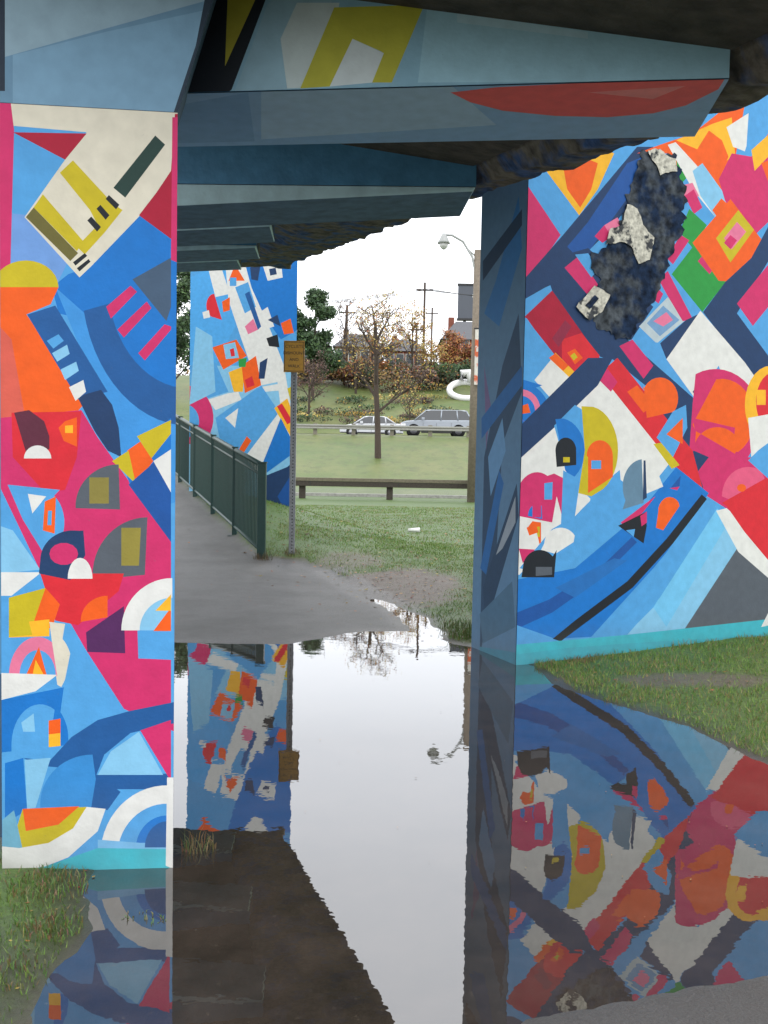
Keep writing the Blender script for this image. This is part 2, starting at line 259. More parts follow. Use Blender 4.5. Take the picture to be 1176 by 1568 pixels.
# ------------------------------------------------------------------ right pillar
RA=Vector((1.05,7.57,0)); RDv=Vector((.929,.37,0)).normalized(); RB=RA+RDv*3.4; RN=Vector((-RDv.y,RDv.x,0)); RW=3.4
pil2=empty("bridge_pillar.001")
prism("shaft",quad_of(RA,RB,.76),-.4,5.2,slate,pil2)
Rs=[
('LB',[(780,100),(1310,100),(1310,1030),(780,1030)]),
('W',[(905,235),(940,235),(920,275),(900,262)]),('P',[(900,255),(915,250),(912,282),(900,270)]),
('LB',[(808,270),(840,262),(890,330),(862,358)]),
('Y',[(836,262),(850,295),(885,332),(915,290),(940,235),(900,220),(860,235)]),('O',[(862,256),(868,290),(888,318),(905,290),(915,250),(890,240)]),
('P',[(790,270),(808,285),(858,360),(830,400),(800,440)]),('LB',[(806,270),(836,262),(888,332),(862,362)]),
('N',[(800,460),(800,430),(860,362),(975,225),(1000,225),(975,300),(935,350),(900,385),(870,425),(835,440)]),
('MB',[(868,378),(900,340),(960,250),(985,240),(970,290),(905,380),(885,395)]),
('N',[(830,400),(900,380),(1000,470),(960,530),(935,552),(900,540),(845,445)]),
('DR',[(803,485),(845,445),(918,548),(880,602),(862,560)]),('R',[(860,520),(890,510),(918,545),(882,600),(860,560)]),('8a2440',[(845,518),(865,490),(875,500),(855,532)]),
('O',[(868,540),(880,534),(892,548),(880,558)]),('M',[(873,545),(879,540),(884,547),(878,552)]),
('P',[(864,410),(886,392),(918,440),(898,450)]),('P',[(910,362),(925,345),(940,360),(922,372)]),('LP',[(925,345),(945,333),(955,350),(935,362)]),('LB',[(880,390),(900,388),(918,410),(905,425)]),
('O',[(975,235),(1010,222),(1060,205),(1110,165),(1140,160),(1115,300),(1090,320),(1050,270),(1020,235)]),
('Y',[(1035,215),(1090,190),(1120,180),(1125,235),(1095,262),(1070,230)]),
('O',[(1065,232),(1085,200),(1105,215),(1115,240),(1100,275),(1080,262)]),
('GR',[(1035,240),(1065,290),(1060,310),(1038,285)]),
('LB',[(1040,285),(1060,262),(1090,320),(1120,310),(1100,350),(1060,380)]),
('W',[(1022,222),(1034,218),(1118,310),(1096,334),(1060,290)]),('SB',[(1060,262),(1075,250),(1118,310),(1096,334),(1072,300)]),
('O',[(1090,322),(1104,304),(1118,316),(1100,336)]),('LP',[(1040,285),(1060,280),(1070,300),(1052,310)]),
('P',[(1100,275),(1120,235),(1150,240),(1180,190),(1310,150),(1310,360),(1200,330),(1176,340),(1150,365),(1110,308)]),
('W',[(1112,195),(1148,172),(1150,200),(1140,232),(1122,225)]),('LB',[(1148,140),(1310,80),(1310,170),(1190,180),(1155,240),(1142,232)]),
('Y',[(1150,230),(1200,185),(1190,225),(1155,262)]),
('O',[(1165,250),(1215,230),(1215,300),(1180,290)]),
('P',[(1048,300),(1062,290),(1075,318),(1062,328)]),('GR',[(1055,320),(1082,345),(1060,380),(1040,355)]),
('GR',[(1028,420),(1065,372),(1112,430),(1075,478)]),('P',[(1068,400),(1074,393),(1092,412),(1086,420)]),('P',[(1020,395),(1042,360),(1055,368),(1030,405)]),
('O',[(1060,372),(1118,305),(1172,375),(1128,432),(1100,430)]),('M',[(1096,365),(1130,322),(1154,352),(1118,402)]),('LP',[(1108,365),(1128,340),(1142,355),(1120,382)]),
('P',[(1108,372),(1118,360),(1128,368),(1118,382)]),
('N',[(1310,330),(1310,380),(1176,400),(1128,480),(1176,545),(1310,640),(1310,760),(1200,640),(1076,478),(1110,432),(1150,395),(1185,330)]),
('P',[(1128,465),(1180,400),(1215,400),(1190,470),(1155,503)]),('LB',[(1150,502),(1200,440),(1310,400),(1310,560),(1180,540)]),
('b0bec4',[(978,500),(1022,455),(1052,488),(1005,526)]),('6f96bc',[(990,495),(1015,468),(1040,490),(1010,515)]),('LP',[(1000,492),(1020,478),(1030,490),(1015,500)]),
('P',[(1008,428),(1022,415),(1060,488),(1045,492),(1020,450)]),('P',[(995,455),(1005,440),(1015,450),(1008,465)]),
('N',[(1000,535),(1050,490),(1075,478),(1020,560)]),
('W',[(1020,550),(1072,476),(1140,555),(1200,640),(1200,700),(1150,690),(1100,560),(1065,612)]),
('LB',[(960,520),(1010,525),(1020,550),(1062,612),(1000,600)]),
('N',[(960,520),(1005,560),(1062,610),(1085,640),(1082,760),(1040,700),(1000,600),(935,548)]),
('N',[(1060,600),(1076,580),(1112,590),(1090,640)]),
('W',[(790,700),(848,652),(918,572),(1030,700),(1000,720),(980,690),(890,780),(795,880),(780,880)]),
('LB',[(905,755),(985,690),(1000,720),(1040,700),(1048,735),(975,800),(890,850)]),
('W',[(918,575),(990,640),(1032,700),(985,760),(950,735),(946,690),(925,628),(900,600)]),
('P',A(1095,650,72,85,-115,10)+[(1145,700),(1078,750),(1055,690),(1060,620)]),('O',A(1105,640,50,60,-100,60)+[(1080,690),(1060,650)]),('P',[(1060,640),(1125,655),(1120,700),(1070,690)]),('O',[(1065,660)]+A(1098,690,36,36,200,340)+[(1125,695)]),
('N',[(1062,690),(1085,700),(1062,730),(1050,700)]),
('Y',A(1180,620,40,60,90,270)+[(1250,560),(1250,680)]),('R',A(1185,615,28,45,90,270)+[(1250,600),(1250,640)]),('Y',[(1158,597),(1172,597),(1172,620),(1158,620)]),
('P',A(1145,755,70,55,180,330)+[(1200,830),(1145,800)]),('d8557a',A(1145,760,40,45,180,300)+[(1200,800)]),
('R',[(1105,770),(1176,730),(1310,760),(1310,830),(1176,822)]),('O',A(1135,747,7,6,0,360)),
('W',[(1145,640),(1310,610),(1310,690),(1178,690),(1150,700)]),('LB',[(1160,690),(1200,660),(1310,650),(1310,740),(1178,735),(1145,705)]),
('R',[(918,572),(945,548),(1060,690),(1078,758),(1048,735)]),('P',[(948,530),(968,520),(1000,560),(985,580)]),
('O',[(985,590)]+A(1010,610,28,32,200,400)+[(990,640)]),('LB',[(1005,670),(1030,630),(1050,620),(1052,655),(1030,700)]),('O',[(1020,665),(1045,640),(1045,680)]),
('O',[(960,600),(975,590),(1000,620),(985,632)]),('M',[(1000,680),(1012,678),(1040,712),(1028,718)]),('P',[(915,580),(930,565),(945,585),(935,600)]),
('LB',[(795,490),(806,487),(878,590),(850,622),(798,580)]),('W',[(818,582),(848,545),(886,582),(850,618)]),('Y',[(842,550),(850,540),(888,578),(880,586)]),('O',[(840,548),(850,541),(870,560),(862,568)]),
('B',[(796,580),(830,590)]+A(800,630,40,42,-60,30)+[(796,655)]),('LP',A(797,628,30,32,-90,60)+[(797,640)]),('B',A(797,630,22,24,-90,60)+[(797,640)]),('O',[(797,622),(808,618),(812,632),(797,634)]),
('N',[(793,705),(796,652),(900,548),(938,548),(915,590),(848,655)]),
('LB',[(848,652),(880,620),(925,650),(930,720),(905,765),(870,730)]),
('B',[(850,642)]+A(855,690,40,50,-80,60)+[(865,720)]),
('M',[(890,622)]+A(900,690,46,68,-80,60)+[(905,760),(885,755),(895,690)]),('O',[(900,755),(900,700)]+A(918,698,20,24,180,360)+[(938,730)]),('LB',[(905,705),(920,705),(920,718),(905,718)]),
('K',[(852,715),(850,690)]+A(866,690,16,20,190,350)+[(882,712)]),('M',[(862,700),(872,700),(872,708),(862,708)]),
('P',[(793,790)]+A(822,765,32,42,170,300)+[(848,725),(868,735),(880,755),(860,790),(852,760),(845,800)]),('LB',[(833,740),(846,738),(845,765),(833,765)]),('B',A(822,790,14,18,180,300)+[(830,795)]),
('LB',[(862,720),(888,735),(880,790),(858,815)]),('P',[(815,772),(828,772),(828,792),(815,792)]),
('O',[(798,820),(815,798),(828,800),(828,842)]),('M',[(815,808),(826,806),(826,822),(815,822)]),
('W',[(794,802),(820,810),(828,842),(794,838)]),('O',[(806,808),(820,800),(824,815),(810,820)]),
('P',[(794,840),(828,842),(800,862)]),('LB',[(795,870),(845,810),(880,790),(875,835),(850,882)]),
('W',[(828,842)]+A(858,832,25,24,180,330)+[(878,830),(850,848)]),
('B',[(785,955),(788,888),(880,870),(975,790),(1035,715),(1085,755),(1010,860),(905,975),(850,980)]),
('K',[(798,884)]+A(826,870,26,28,200,320)+[(852,842),(848,884)]),('G',[(820,868),(845,868),(845,880),(820,882)]),
('MB',[(786,940),(840,918),(920,868),(1000,790),(1028,745),(1042,728),(1040,745),(1000,805),(920,885),(845,938),(786,965)]),
('1f68ae',[(850,900),(940,855),(960,858),(880,915)]),
('SB',[(958,972),(1000,930),(1095,775),(1130,845),(1050,962)]),('6db8e0',[(1000,930),(1095,775),(1115,800),(1020,960)]),
('LB',[(905,975),(1000,870),(1085,768),(1098,778),(1010,915),(960,972)]),
('LB',[(785,1000),(785,955),(850,978),(960,972),(950,985)]),
('K',[(846,978),(880,950),(960,890),(1020,825),(1074,757),(1082,764),(1030,832),(968,900),(885,962),(858,982)]),
('G',[(1038,978),(1128,840),(1176,868),(1310,940),(1310,1000)]),
('W',[(1096,782),(1112,778),(1176,835),(1310,900),(1310,960),(1176,885),(1130,845)]),
('R',[(1110,772),(1176,822),(1310,830),(1310,905),(1176,858),(1140,815)]),
('W',[(985,690),(1000,705),(1015,745),(980,760)]),('5f7f96',[(953,780)]+A(985,745,32,42,150,265)+[(985,770)]),('1f3a5c',[(985,705),(988,705),(990,762),(984,766)]),
('P',[(950,800),(1000,762),(1022,748),(1040,745),(1005,800),(960,812)]),('B',[(960,815),(1015,745),(1042,752),(1040,800),(985,840)]),('O',[(1004,808),(1008,780)]+A(1025,785,18,24,190,320)+[(1040,775),(1015,812)]),
('K',[(946,805),(988,784),(990,805),(985,832),(970,822)]),('LB',[(958,812),(972,810),(970,822)]),('P',[(980,790),(990,783),(990,800),(982,806)]),
('T',[(780,1040),(780,988),(960,972),(1176,948),(1310,935),(1310,1040)]),
('3ba6b8',[(780,1040),(780,1003),(870,992),(960,985),(1176,972),(1310,960),(1310,1040)]),
('W',[(1176,938),(1210,925),(1210,950),(1165,960)]),
]
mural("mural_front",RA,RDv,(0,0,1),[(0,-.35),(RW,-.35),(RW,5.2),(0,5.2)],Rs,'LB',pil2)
RDp=RA+RN*.76
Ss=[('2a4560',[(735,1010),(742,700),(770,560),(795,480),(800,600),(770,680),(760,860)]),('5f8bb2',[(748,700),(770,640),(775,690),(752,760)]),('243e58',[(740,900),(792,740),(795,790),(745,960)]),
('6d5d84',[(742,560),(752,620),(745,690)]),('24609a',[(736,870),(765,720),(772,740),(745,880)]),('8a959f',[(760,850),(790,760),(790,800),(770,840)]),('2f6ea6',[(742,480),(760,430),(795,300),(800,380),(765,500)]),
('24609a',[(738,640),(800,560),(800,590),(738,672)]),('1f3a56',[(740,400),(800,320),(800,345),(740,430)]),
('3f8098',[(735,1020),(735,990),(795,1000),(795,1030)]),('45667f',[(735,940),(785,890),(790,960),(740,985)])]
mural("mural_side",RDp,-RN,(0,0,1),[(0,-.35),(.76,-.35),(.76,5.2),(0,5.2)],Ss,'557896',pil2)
def patch(name,px,O,U,Nn,amp,mat,parent,step=.02,off=.006,jit=.012):
    V=Vector((0,0,1)); q=[]
    for p in px:
        d=ray(*p); tt=(O-EYE).dot(Nn)/d.dot(Nn); h=EYE+d*tt-O; q.append(Vector((h.dot(U),h.dot(V))))
    r=[]
    for i in range(len(q)):
        a,b2=q[i],q[(i+1)%len(q)]; n=max(1,int((b2-a).length/.022))
        nn=Vector((-(b2-a).y,(b2-a).x)).normalized()
        for k in range(n):
            p=a.lerp(b2,k/n); r.append(p+nn*(jit*2.2*noise.fractal(Vector((p.x*14,p.y*14,5)),.7,2,4)))
    xs=[p.x for p in r]; ys=[p.y for p in r]; pts=list(r); nr=len(r); es=[(i,(i+1)%nr) for i in range(nr)]
    x=min(xs)
    while x<max(xs):
        y=min(ys)
        while y<max(ys):
            pts.append(Vector((x+random.uniform(-.4,.4)*step,y+random.uniform(-.4,.4)*step))); y+=step
        x+=step
    res=geometry.delaunay_2d_cdt(pts,es,[],0,1e-5,False)
    ov,of=res[0],res[2]; rs=[(p.x,p.y) for p in r]
    cx=np.array([sum(ov[i].x for i in f)/len(f) for f in of]); cy=np.array([sum(ov[i].y for i in f)/len(f) for f in of]); ok=inside(cx,cy,rs)
    fs=[list(f) for f,o in zip(of,ok) if o]
    v3=[]
    for p in ov:
        n=noise.fractal(Vector((p.x*7,p.y*7,3)),1.0,2,4)
        v3.append(O+U*p.x+V*p.y+Nn*(off+amp*max(0,.5+n)))
    return mk(name,v3,fs,mat,None,parent,smooth=True)
spall=material("spalled_concrete",lin('4a5056'),rough=.95,var=.75,scale=6,bump=.35,bscale=30,col2=lin('1c2c44'),thr=(.42,.58),spec=.2)
spal2=material("bare_plaster",lin('c4c1b3'),rough=.9,var=.5,scale=11,bump=.2,bscale=40,col2=lin('3e4145'),thr=(.54,.6))
FN=-RN
patch("spalled_area",[(978,232),(1035,238),(1050,300),(1045,350),(1028,382),(1015,425),(990,480),(965,518),(935,512),(903,492),(925,455),(905,395),(930,370),(948,340),(960,300),(972,265)],RA,RDv,FN,.010,spall,pil2,jit=.022,off=.006)
patch("plaster_remnant",[(958,312),(975,320),(982,345),(1000,365),(992,398),(975,405),(965,380),(950,370),(925,375),(932,352),(950,345)],RA,RDv,FN,.002,spal2,pil2,off=.022,jit=.006)
patch("plaster_remnant_2",[(990,232),(1008,228),(1020,240),(1032,244),(1034,262),(1010,268),(1000,252)],RA,RDv,FN,.002,spal2,pil2,off=.022,jit=.006)
patch("plaster_remnant_3",[(880,470),(908,438),(932,452),(920,478),(900,492)],RA,RDv,FN,.002,spal2,pil2,off=.022,jit=.004)
patch("plaster_hole",[(893,468),(908,452),(914,458),(900,474)],RA,RDv,FN,.002,spall,pil2,off=.028,jit=.002)
prism("cap_beam",[(.9,7.4),(4.5,8.75),(4.15,9.2),(.7,8.3)],5.21,5.8,slate,pil2)
# ------------------------------------------------------------------ far pillar
FP0=Vector((-4.02,20.15,0)); FP1=Vector((-1.82,19.85,0)); Fd=(FP1-FP0).normalized(); FW=(FP1-FP0).length
pil3=empty("bridge_pillar.002")
prism("shaft",quad_of(FP0,FP1,.7,Vector((-.16,.987,0))),-.3,6.9,slate,pil3)
Fs=[('SB',[(280,560),(470,560),(470,800),(280,800)]),
('B',[(355,340),(470,340),(465,500),(430,520),(395,470),(375,405)]),('4b9fdc',[(280,430),(345,400),(360,500),(330,560),(280,560)]),
('W',[(318,408),(336,400),(352,450),(330,455)]),('W',[(345,402),(372,392),(385,440),(412,500),(435,560),(445,620),(405,620),(370,520),(350,460)]),
('O',[(350,430),(360,405),(375,430)]),('LB',[(352,425),(362,425),(362,438),(352,438)]),('R',A(328,468,12,18,90,270)+[(340,490)]),('W',[(310,478),(320,475),(322,486),(312,488)]),
('O',[(340,462),(352,455),(352,475),(342,478)]),('N',[(383,410),(400,400),(395,430),(385,428)]),('W',[(402,405),(430,398),(433,425),(410,430)]),('N',[(412,412),(422,410),(424,420),(414,422)]),
('LB',[(360,440),(380,432),(392,470),(375,480)]),('LP',[(375,500),(388,488),(395,505),(380,512)]),
('W',[(395,480),(410,470),(420,500),(402,505)]),('K',[(408,518),(425,512),(428,532),(412,530)]),
('O',[(325,532),(362,520),(378,545),(342,566)]),('SB',[(342,528),(360,524),(366,548),(346,550)]),('R',[(352,535),(358,533),(360,545),(354,546)]),
('O',[(430,495),(445,488),(450,510),(435,512)]),('N',[(410,490),(425,482),(430,500)]),
('Y',[(350,570),(375,560),(372,600),(358,600)]),('O',[(370,560),(392,545),(400,590),(375,602)]),('GR',[(365,550),(378,548),(376,562),(366,562)]),
('R',[(375,582),(386,576),(390,590),(378,594)]),('N',[(398,555),(410,548),(405,580),(396,580)]),
('LB',[(280,560),(330,555),(350,600),(318,610),(285,600)]),
('W',[(318,612),(350,602),(365,600),(370,612),(330,628)]),('SB',[(400,590),(425,585),(430,625),(412,620)]),('W',[(402,592),(425,588),(428,598),(404,600)]),
('P',A(283,640,44,50,-90,60)+[(330,680),(283,680)]),('LB',A(283,645,22,26,-90,80)+[(283,670)]),
('LB',[(330,640),(400,590),(440,650),(380,700),(340,690)]),('O',[(365,690),(378,668),(385,675),(372,695)]),
('W',[(375,700),(430,628),(450,680),(398,730)]),('Y',[(420,625),(440,610),(470,690),(452,680)]),('R',[(424,622),(432,618),(448,645),(440,650)]),
('M',[(440,595),(470,580),(470,640),(448,625)]),('B',[(430,640),(455,690),(405,728),(400,715)]),('SB',[(400,730),(455,690),(460,740),(405,745)]),
('N',[(403,730),(440,715),(470,690),(470,800),(395,800)]),('MB',[(425,760),(450,720),(455,770),(440,790)]),
('SB',[(300,500),(325,515),(330,600),(290,620)]),('W',[(345,640),(365,625),(360,655)]),
('N2',[(375,450),(382,446),(400,500),(395,505)]),
('O',[(300,330),(340,300),(350,340),(320,360)]),('W',[(380,340),(420,300),(440,330),(400,370)]),
]
mural("mural_front",FP0,Fd,(0,0,1),[(0,-.1),(FW,-.1),(FW,6.9),(0,6.9)],Fs,'LB',pil3)
# ------------------------------------------------------------------ deck
def zbn(y): return 3.05+.135*(min(y,15.4)-4.0)
EY=[2.4,3.2,4,6.38,9,12,15.1,17,18,20,24]; EX=[1.9,1.72,1.5,.88,.2,-.58,-1.38,-1.9,-3.73,-6,-9]
IY=[2.4,3.9,6.6,9.3,12,15,18,24]; IX=[1.6,1.27,.57,-1.1,-1.6,-2.3,-4.3,-9.6]
xe=lambda y: float(np.interp(y,EY,EX)); xi_=lambda y: float(np.interp(y,IY,IX))
DW=3.1; YEND=15.95
deck=empty("bridge_deck")
ys=np.arange(3.1,YEND,.06); V=[];Fc=[];MI=[]
def zsof(x,y):
    d=max(0,xi_(y)-x); return zbn(y)+.13+min(.152*d,.45)
NU=26
for y in ys:
    a=xi_(y); e=xe(y)
    row=[]
    for k in range(6): row.append((a-DW+ (DW-.02)*k/5,None))
    for k in range(NU):
        s=k/(NU-1); x=a+(e-a)*s
        row.append((x,s))
    for (x,s) in row:
        if s is None: z=zsof(x,y)
        else:
            n=noise.fractal(Vector((x*2.2,y*2.2,0)),1.0,2,5)
            drop=min(1,s*3)
            z=zbn(y)+.13*(1-drop)+.045*n*drop+.02
            if s>0.9: x+=.07*noise.fractal(Vector((x*2,y*2.5,7)),1.0,2,5)
        V.append((x,y,z))
    xo=V[-1][0]
    for dz,dx in ((.12,.03),(.3,.05),(.6,.05),(1.4,.05)):
        n=.03*noise.fractal(Vector((y*3,dz*5,2)),.9,2,4)
        V.append((xo+dx+n,y,zbn(y)+dz))
    V.append((a-DW,y,zbn(y)+1.4))
n=6+NU+5
for i in range(len(ys)-1):
    for k in range(n-1):
        Fc.append((i*n+k,i*n+k+1,(i+1)*n+k+1,(i+1)*n+k)); MI.append(0 if k<6 else 1)
    Fc.append((i*n+n-1,i*n,(i+1)*n,(i+1)*n+n-1)); MI.append(0)
Fc.append(tuple(range(n))); MI.append(0); Fc.append(tuple(range((len(ys)-1)*n,len(ys)*n))); MI.append(0)
mk("slab",V,Fc,[soff,rough_c],MI,deck)
box("pier_cap",-4.2,-1.86,19.9,20.8,6.91,7.5,slate,deck)
def beam(name,y0,yw,skew=0):
    xr=xi_(y0); xl=xr-DW+.05; z=zbn(y0); dl=.2
    yl=y0-skew*(xl-xr)
    v=[(xl,yl,z),(xr,y0,z),(xr-.05,y0+yw,z+.01),(xl,yl+yw,z+.01),(xl,yl,z+.8),(xr,y0,z+.16),(xr-.05,y0+yw,z+.2),(xl,yl+yw,z+.8)]
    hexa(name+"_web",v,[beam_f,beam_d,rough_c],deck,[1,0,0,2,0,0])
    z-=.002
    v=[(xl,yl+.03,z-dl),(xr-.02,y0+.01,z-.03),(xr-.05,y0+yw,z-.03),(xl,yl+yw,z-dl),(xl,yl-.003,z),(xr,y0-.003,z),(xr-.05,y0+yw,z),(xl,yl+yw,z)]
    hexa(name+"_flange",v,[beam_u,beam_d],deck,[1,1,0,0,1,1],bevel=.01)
BA0=Vector((-1.5,4.11,3.05)); BA1=Vector((1.27,3.78,3.05)); BU=(BA1-BA0).normalized(); BL=(BA1-BA0).length; BN=Vector((-BU.y,BU.x,0))
b4=[BA0,BA1,BA1+BN*.66,BA0+BN*.66]
hexa("cap_beam",[tuple(p) for p in b4]+[(b4[0].x,b4[0].y,3.62),(b4[1].x,b4[1].y,3.19),(b4[2].x,b4[2].y,3.22),(b4[3].x,b4[3].y,3.62)],[beam_f,beam_d],deck,[1,0,0,0,0,0])
mural("cap_beam_mural",BA0,BU,(0,0,1),[(0,0),(BL,0),(BL,.14),(0,.56)],[
('K',[(100,260),(290,-60),(430,-60),(355,138),(320,160),(200,200)]),('a8a136',[(345,102),(350,-30),(405,-30)]),('8fb2c2',[(360,140),(410,8),(450,-30),(520,-30),(462,136)]),
('bccaca',[(430,60),(455,5),(520,5),(500,133),(440,136)]),('b3b03c',[(460,136),(512,12),(650,8),(600,127),(570,127),(585,80),(540,60),(505,133)]),('c9d4d6',[(505,133),(540,60),(588,82),(570,127)]),
('98c0d0',[(640,127),(655,5),(1130,60),(1130,125)]),('a9c8d4',[(700,20),(900,50),(900,60),(700,35)])],'85aec2',deck)
mural("cap_beam_underside_mural",BA0,BU,(BN*-1),[(0,0),(BL,0),(BL,-.66),(0,-.66)],[
('8eb0d0',[(200,150),(690,128),(700,175),(200,216)]),('a6c2da',[(400,137),(690,128),(760,190),(400,212)]),('ee6058',[(690,140),(760,132),(880,126),(1000,122),(1110,119),(1100,135),(1050,160),(1000,172),(930,178),(850,176),(770,168),(720,155)]),('f08a84',[(900,140),(1050,130),(1000,150)]),('7ba0c4',[(270,160),(380,140),(390,215),(270,218)])],'8bb0d4',deck)
for i,(y0,sk) in enumerate(((6.6,.03),(9.3,.02),(12.0,.0),(14.7,0))):
    beam("transverse_beam_%d"%(i+1),y0,.68,sk)
for k,y0 in enumerate((6.9,9.6,12.3)):
    xl=-1.6-.259*(y0-3.7)-.75+.15
    p=empty("bridge_pillar.%03d"%(k+3)); prism("shaft",[(xl,y0),(xl+.55,y0+.05),(xl+.45,y0+.6),(xl-.1,y0+.55)],-.3,zbn(y0)-.26,beam_f,p)

# ------------------------------------------------------------------ terrain
PUD=[(-3.6,4.2),(-3.6,7.6),(-1.9,8.2),(-.8,8.25),(-.55,8.5),(-.3,8.86),(.33,9.03),(.5,8.95),(.62,8.4),(.85,8.2),(1.15,7.75),(1.2,7.5),(1.25,6.95),(1.5,6.44),(1.87,5.91),(2.1,5.1),(2.3,4.2),(1.9,3.3),(1.22,2.96),(.9,2.85),(.46,2.72),(.2,2.4),(0,1.7),(-.6,1.5),(-.95,2.4),(-.97,2.89),(-.93,3.22),(-1.1,3.5),(-1.1,3.8),(-2.2,4.2)]
TON=[(-.45,11.5),(-.15,10.8),(.05,10.1),(.2,9.5),(.3,8.9),(.62,8.8),(.52,9.5),(.34,10.1),(.12,10.7),(-.15,11.2)]
ASP=[(-.88,-40),(-.88,3.3),(-.8,3.9),(-2.5,4.2),(-7,5),(-12,14),(-12,34),(-9.5,34),(-6,25.5),(-4.5,21.5),(-1.82,14.45),(-1.2,14.3),(-.8,13.4),(-.35,12.0),(-.1,11.2),(.2,10.3),(.38,9.4),(.6,8.6),(.8,8.0),(1.2,7.5),(1.35,6.6),(1.85,5.8),(2.15,5.0),(2.5,3.8),(3,-40)]
def sdist(x,y,poly):
    d=np.full(x.shape,1e9); n=len(poly)
    for i in range(n):
        ax,ay=poly[i]; bx,by=poly[(i+1)%n]; ex,ey=bx-ax,by-ay
        t=np.clip(((x-ax)*ex+(y-ay)*ey)/(ex*ex+ey*ey),0,1)
        d=np.minimum(d,np.hypot(x-ax-t*ex,y-ay-t*ey))
    return np.where(inside(x,y,poly),-d,d)
sm=lambda t:(lambda u:u*u*(3-2*u))(np.clip(t,0,1))
def terrain(x,y):
    x=np.asarray(x,float);y=np.asarray(y,float)
    dt=sdist(x,y,TON)+.05+.16*vn(x,y,2.2,12)
    d=np.minimum(sdist(x,y,PUD)+.06*fbm(x,y,1.6,3),dt)
    d=d+.03*vn(x,y,9,8)
    asp=sdist(x,y,ASP)
    grass=sm(asp/.3+.3)
    z=np.where(d<0,np.maximum(d*.12,-.05),np.minimum(d*.05,.10)*(.45+.55*grass)+.002)
    hp=np.interp(y,[14.0,15.2,21.5,25.5],[0,.10,.95,1.5])*(1-sm((y-28)/8))
    s=x-(-1.8-.383*(y-14.4)); L=1-sm((s-.4)/3.8)
    z=z+hp*L
    z=z+np.where((d>.1)&(asp>0),.02*fbm(x,y,3,5)*np.clip((d-.1)*3,0,1),0)*(y<37)
    f=1-sm((y-26)/9); z=z*np.where(y<36,f,0)
    far=np.where(y>50,np.interp(y,[50,61,62,77,78,100,130,600],[0,2.9,3,3,3.1,9.5,10,10]),0)
    far=far+np.where((y>51)&(y<60),.12*fbm(x,y,.3,2),0)+np.where(y>80,.4*fbm(x,y,.12,2),0)
    return z+far,d,asp
def axis(parts): return np.unique(np.concatenate(parts))
xs=axis([-np.geomspace(8,600,40),np.linspace(-8,8,240),np.geomspace(8,600,40)])
ysl=axis([np.linspace(-80,0,16),np.arange(0,15,.05),np.arange(15,37,.25),np.arange(37,105,1.0),np.geomspace(105,900,20)])
GX,GY=np.meshgrid(xs,ysl); Z,D,AS=terrain(GX,GY)
vv=np.stack([GX.ravel(),GY.ravel(),Z.ravel()],1); nx=len(xs); ny=len(ysl)
ii=(np.arange(ny-1)[:,None]*nx+np.arange(nx-1)[None,:]).ravel()
ff=np.stack([ii,ii+1,ii+nx+1,ii+nx],1)
gme=bpy.data.meshes.new("ground"); gme.from_pydata(vv.tolist(),[],ff.tolist())
ga=gme.color_attributes.new(name='zone',type='FLOAT_COLOR',domain='POINT')
def dirtf(x,y):
    nz=.3*fbm(x,y,1.8,6)+.15*fbm(x,y,6,7)
    e1=np.hypot((x-.25)/.75,(y-11.9)/1.5)+nz; e2=np.hypot((x-2.3)/.55,(y-6.95)/.22)+nz; e3=np.hypot((x+.5)/.6,(y-13.9)/.9)+nz
    return np.maximum.reduce([sm((1.15-e1)/.4),sm((1.2-e2)/.5)*.8,sm((1.2-e3)/.5)*.7])
dirt=np.maximum.reduce([dirtf(GX,GY),sm((.10-np.abs(AS))/.1)*.7,sm(1-np.abs(D)/.08)*.6])
aspm=sm((.05-AS+.06*fbm(GX,GY,3,4))/.08)
wet=np.maximum(sm(1-(D-.02)/.22),sm(1-sdist(GX,GY,[(-.9,13.2),(-.35,11.3),(.0,10.4),(.2,9.5),(.5,9.5),(.3,10.4),(0,11.4),(-.6,13.2)])/.15)*.9)
wet=np.maximum(wet,sm((3.4-GY)/.5))
zone=np.stack([aspm,dirt,wet,sm((GY-45)/10)],-1).reshape(-1,4).astype(np.float32)
ga.data.foreach_set('color',zone.ravel()); gme.polygons.foreach_set('use_smooth',[True]*len(gme.polygons))
gm=bpy.data.materials.new("ground_mat"); gm.use_nodes=True; t=gm.node_tree; b=t.nodes['Principled BSDF']
def nd(ty,**k):
    n=t.nodes.new(ty)
    for a,v in k.items(): setattr(n,a,v)
    return n
def mixc(f,a,b2):
    m=nd('ShaderNodeMix',data_type='RGBA')
    for i,s in ((0,f),(6,a),(7,b2)):
        if isinstance(s,bpy.types.NodeSocket): t.links.new(s,m.inputs[i])
        else: m.inputs[i].default_value=s
    return m.outputs[2]
def noi(s,det=6,ro=.6):
    n=nd('ShaderNodeTexNoise'); n.inputs['Scale'].default_value=s; n.inputs['Detail'].default_value=det; n.inputs['Roughness'].default_value=ro
    t.links.new(tcg.outputs['Object'],n.inputs['Vector']); return n.outputs[0]
def ramp(s,p0,p1,c0=(0,0,0,1),c1=(1,1,1,1)):
    r=nd('ShaderNodeValToRGB'); r.color_ramp.elements[0].position=p0; r.color_ramp.elements[1].position=p1; r.color_ramp.elements[0].color=c0; r.color_ramp.elements[1].color=c1
    t.links.new(s,r.inputs[0]); return r.outputs[0]
tcg=nd('ShaderNodeTexCoord'); za_=nd('ShaderNodeVertexColor'); za_.layer_name='zone'; sp=nd('ShaderNodeSeparateColor'); t.links.new(za_.outputs[0],sp.inputs[0])
g1=ramp(noi(.5,8,.7),.35,.65,(.055,.12,.014,1),(.105,.17,.03,1)); g2=mixc(ramp(noi(40,4),.4,.62),g1,(.042,.078,.012,1))
g3=mixc(ramp(noi(3,6,.8),.6,.75),g2,(.14,.115,.05,1))
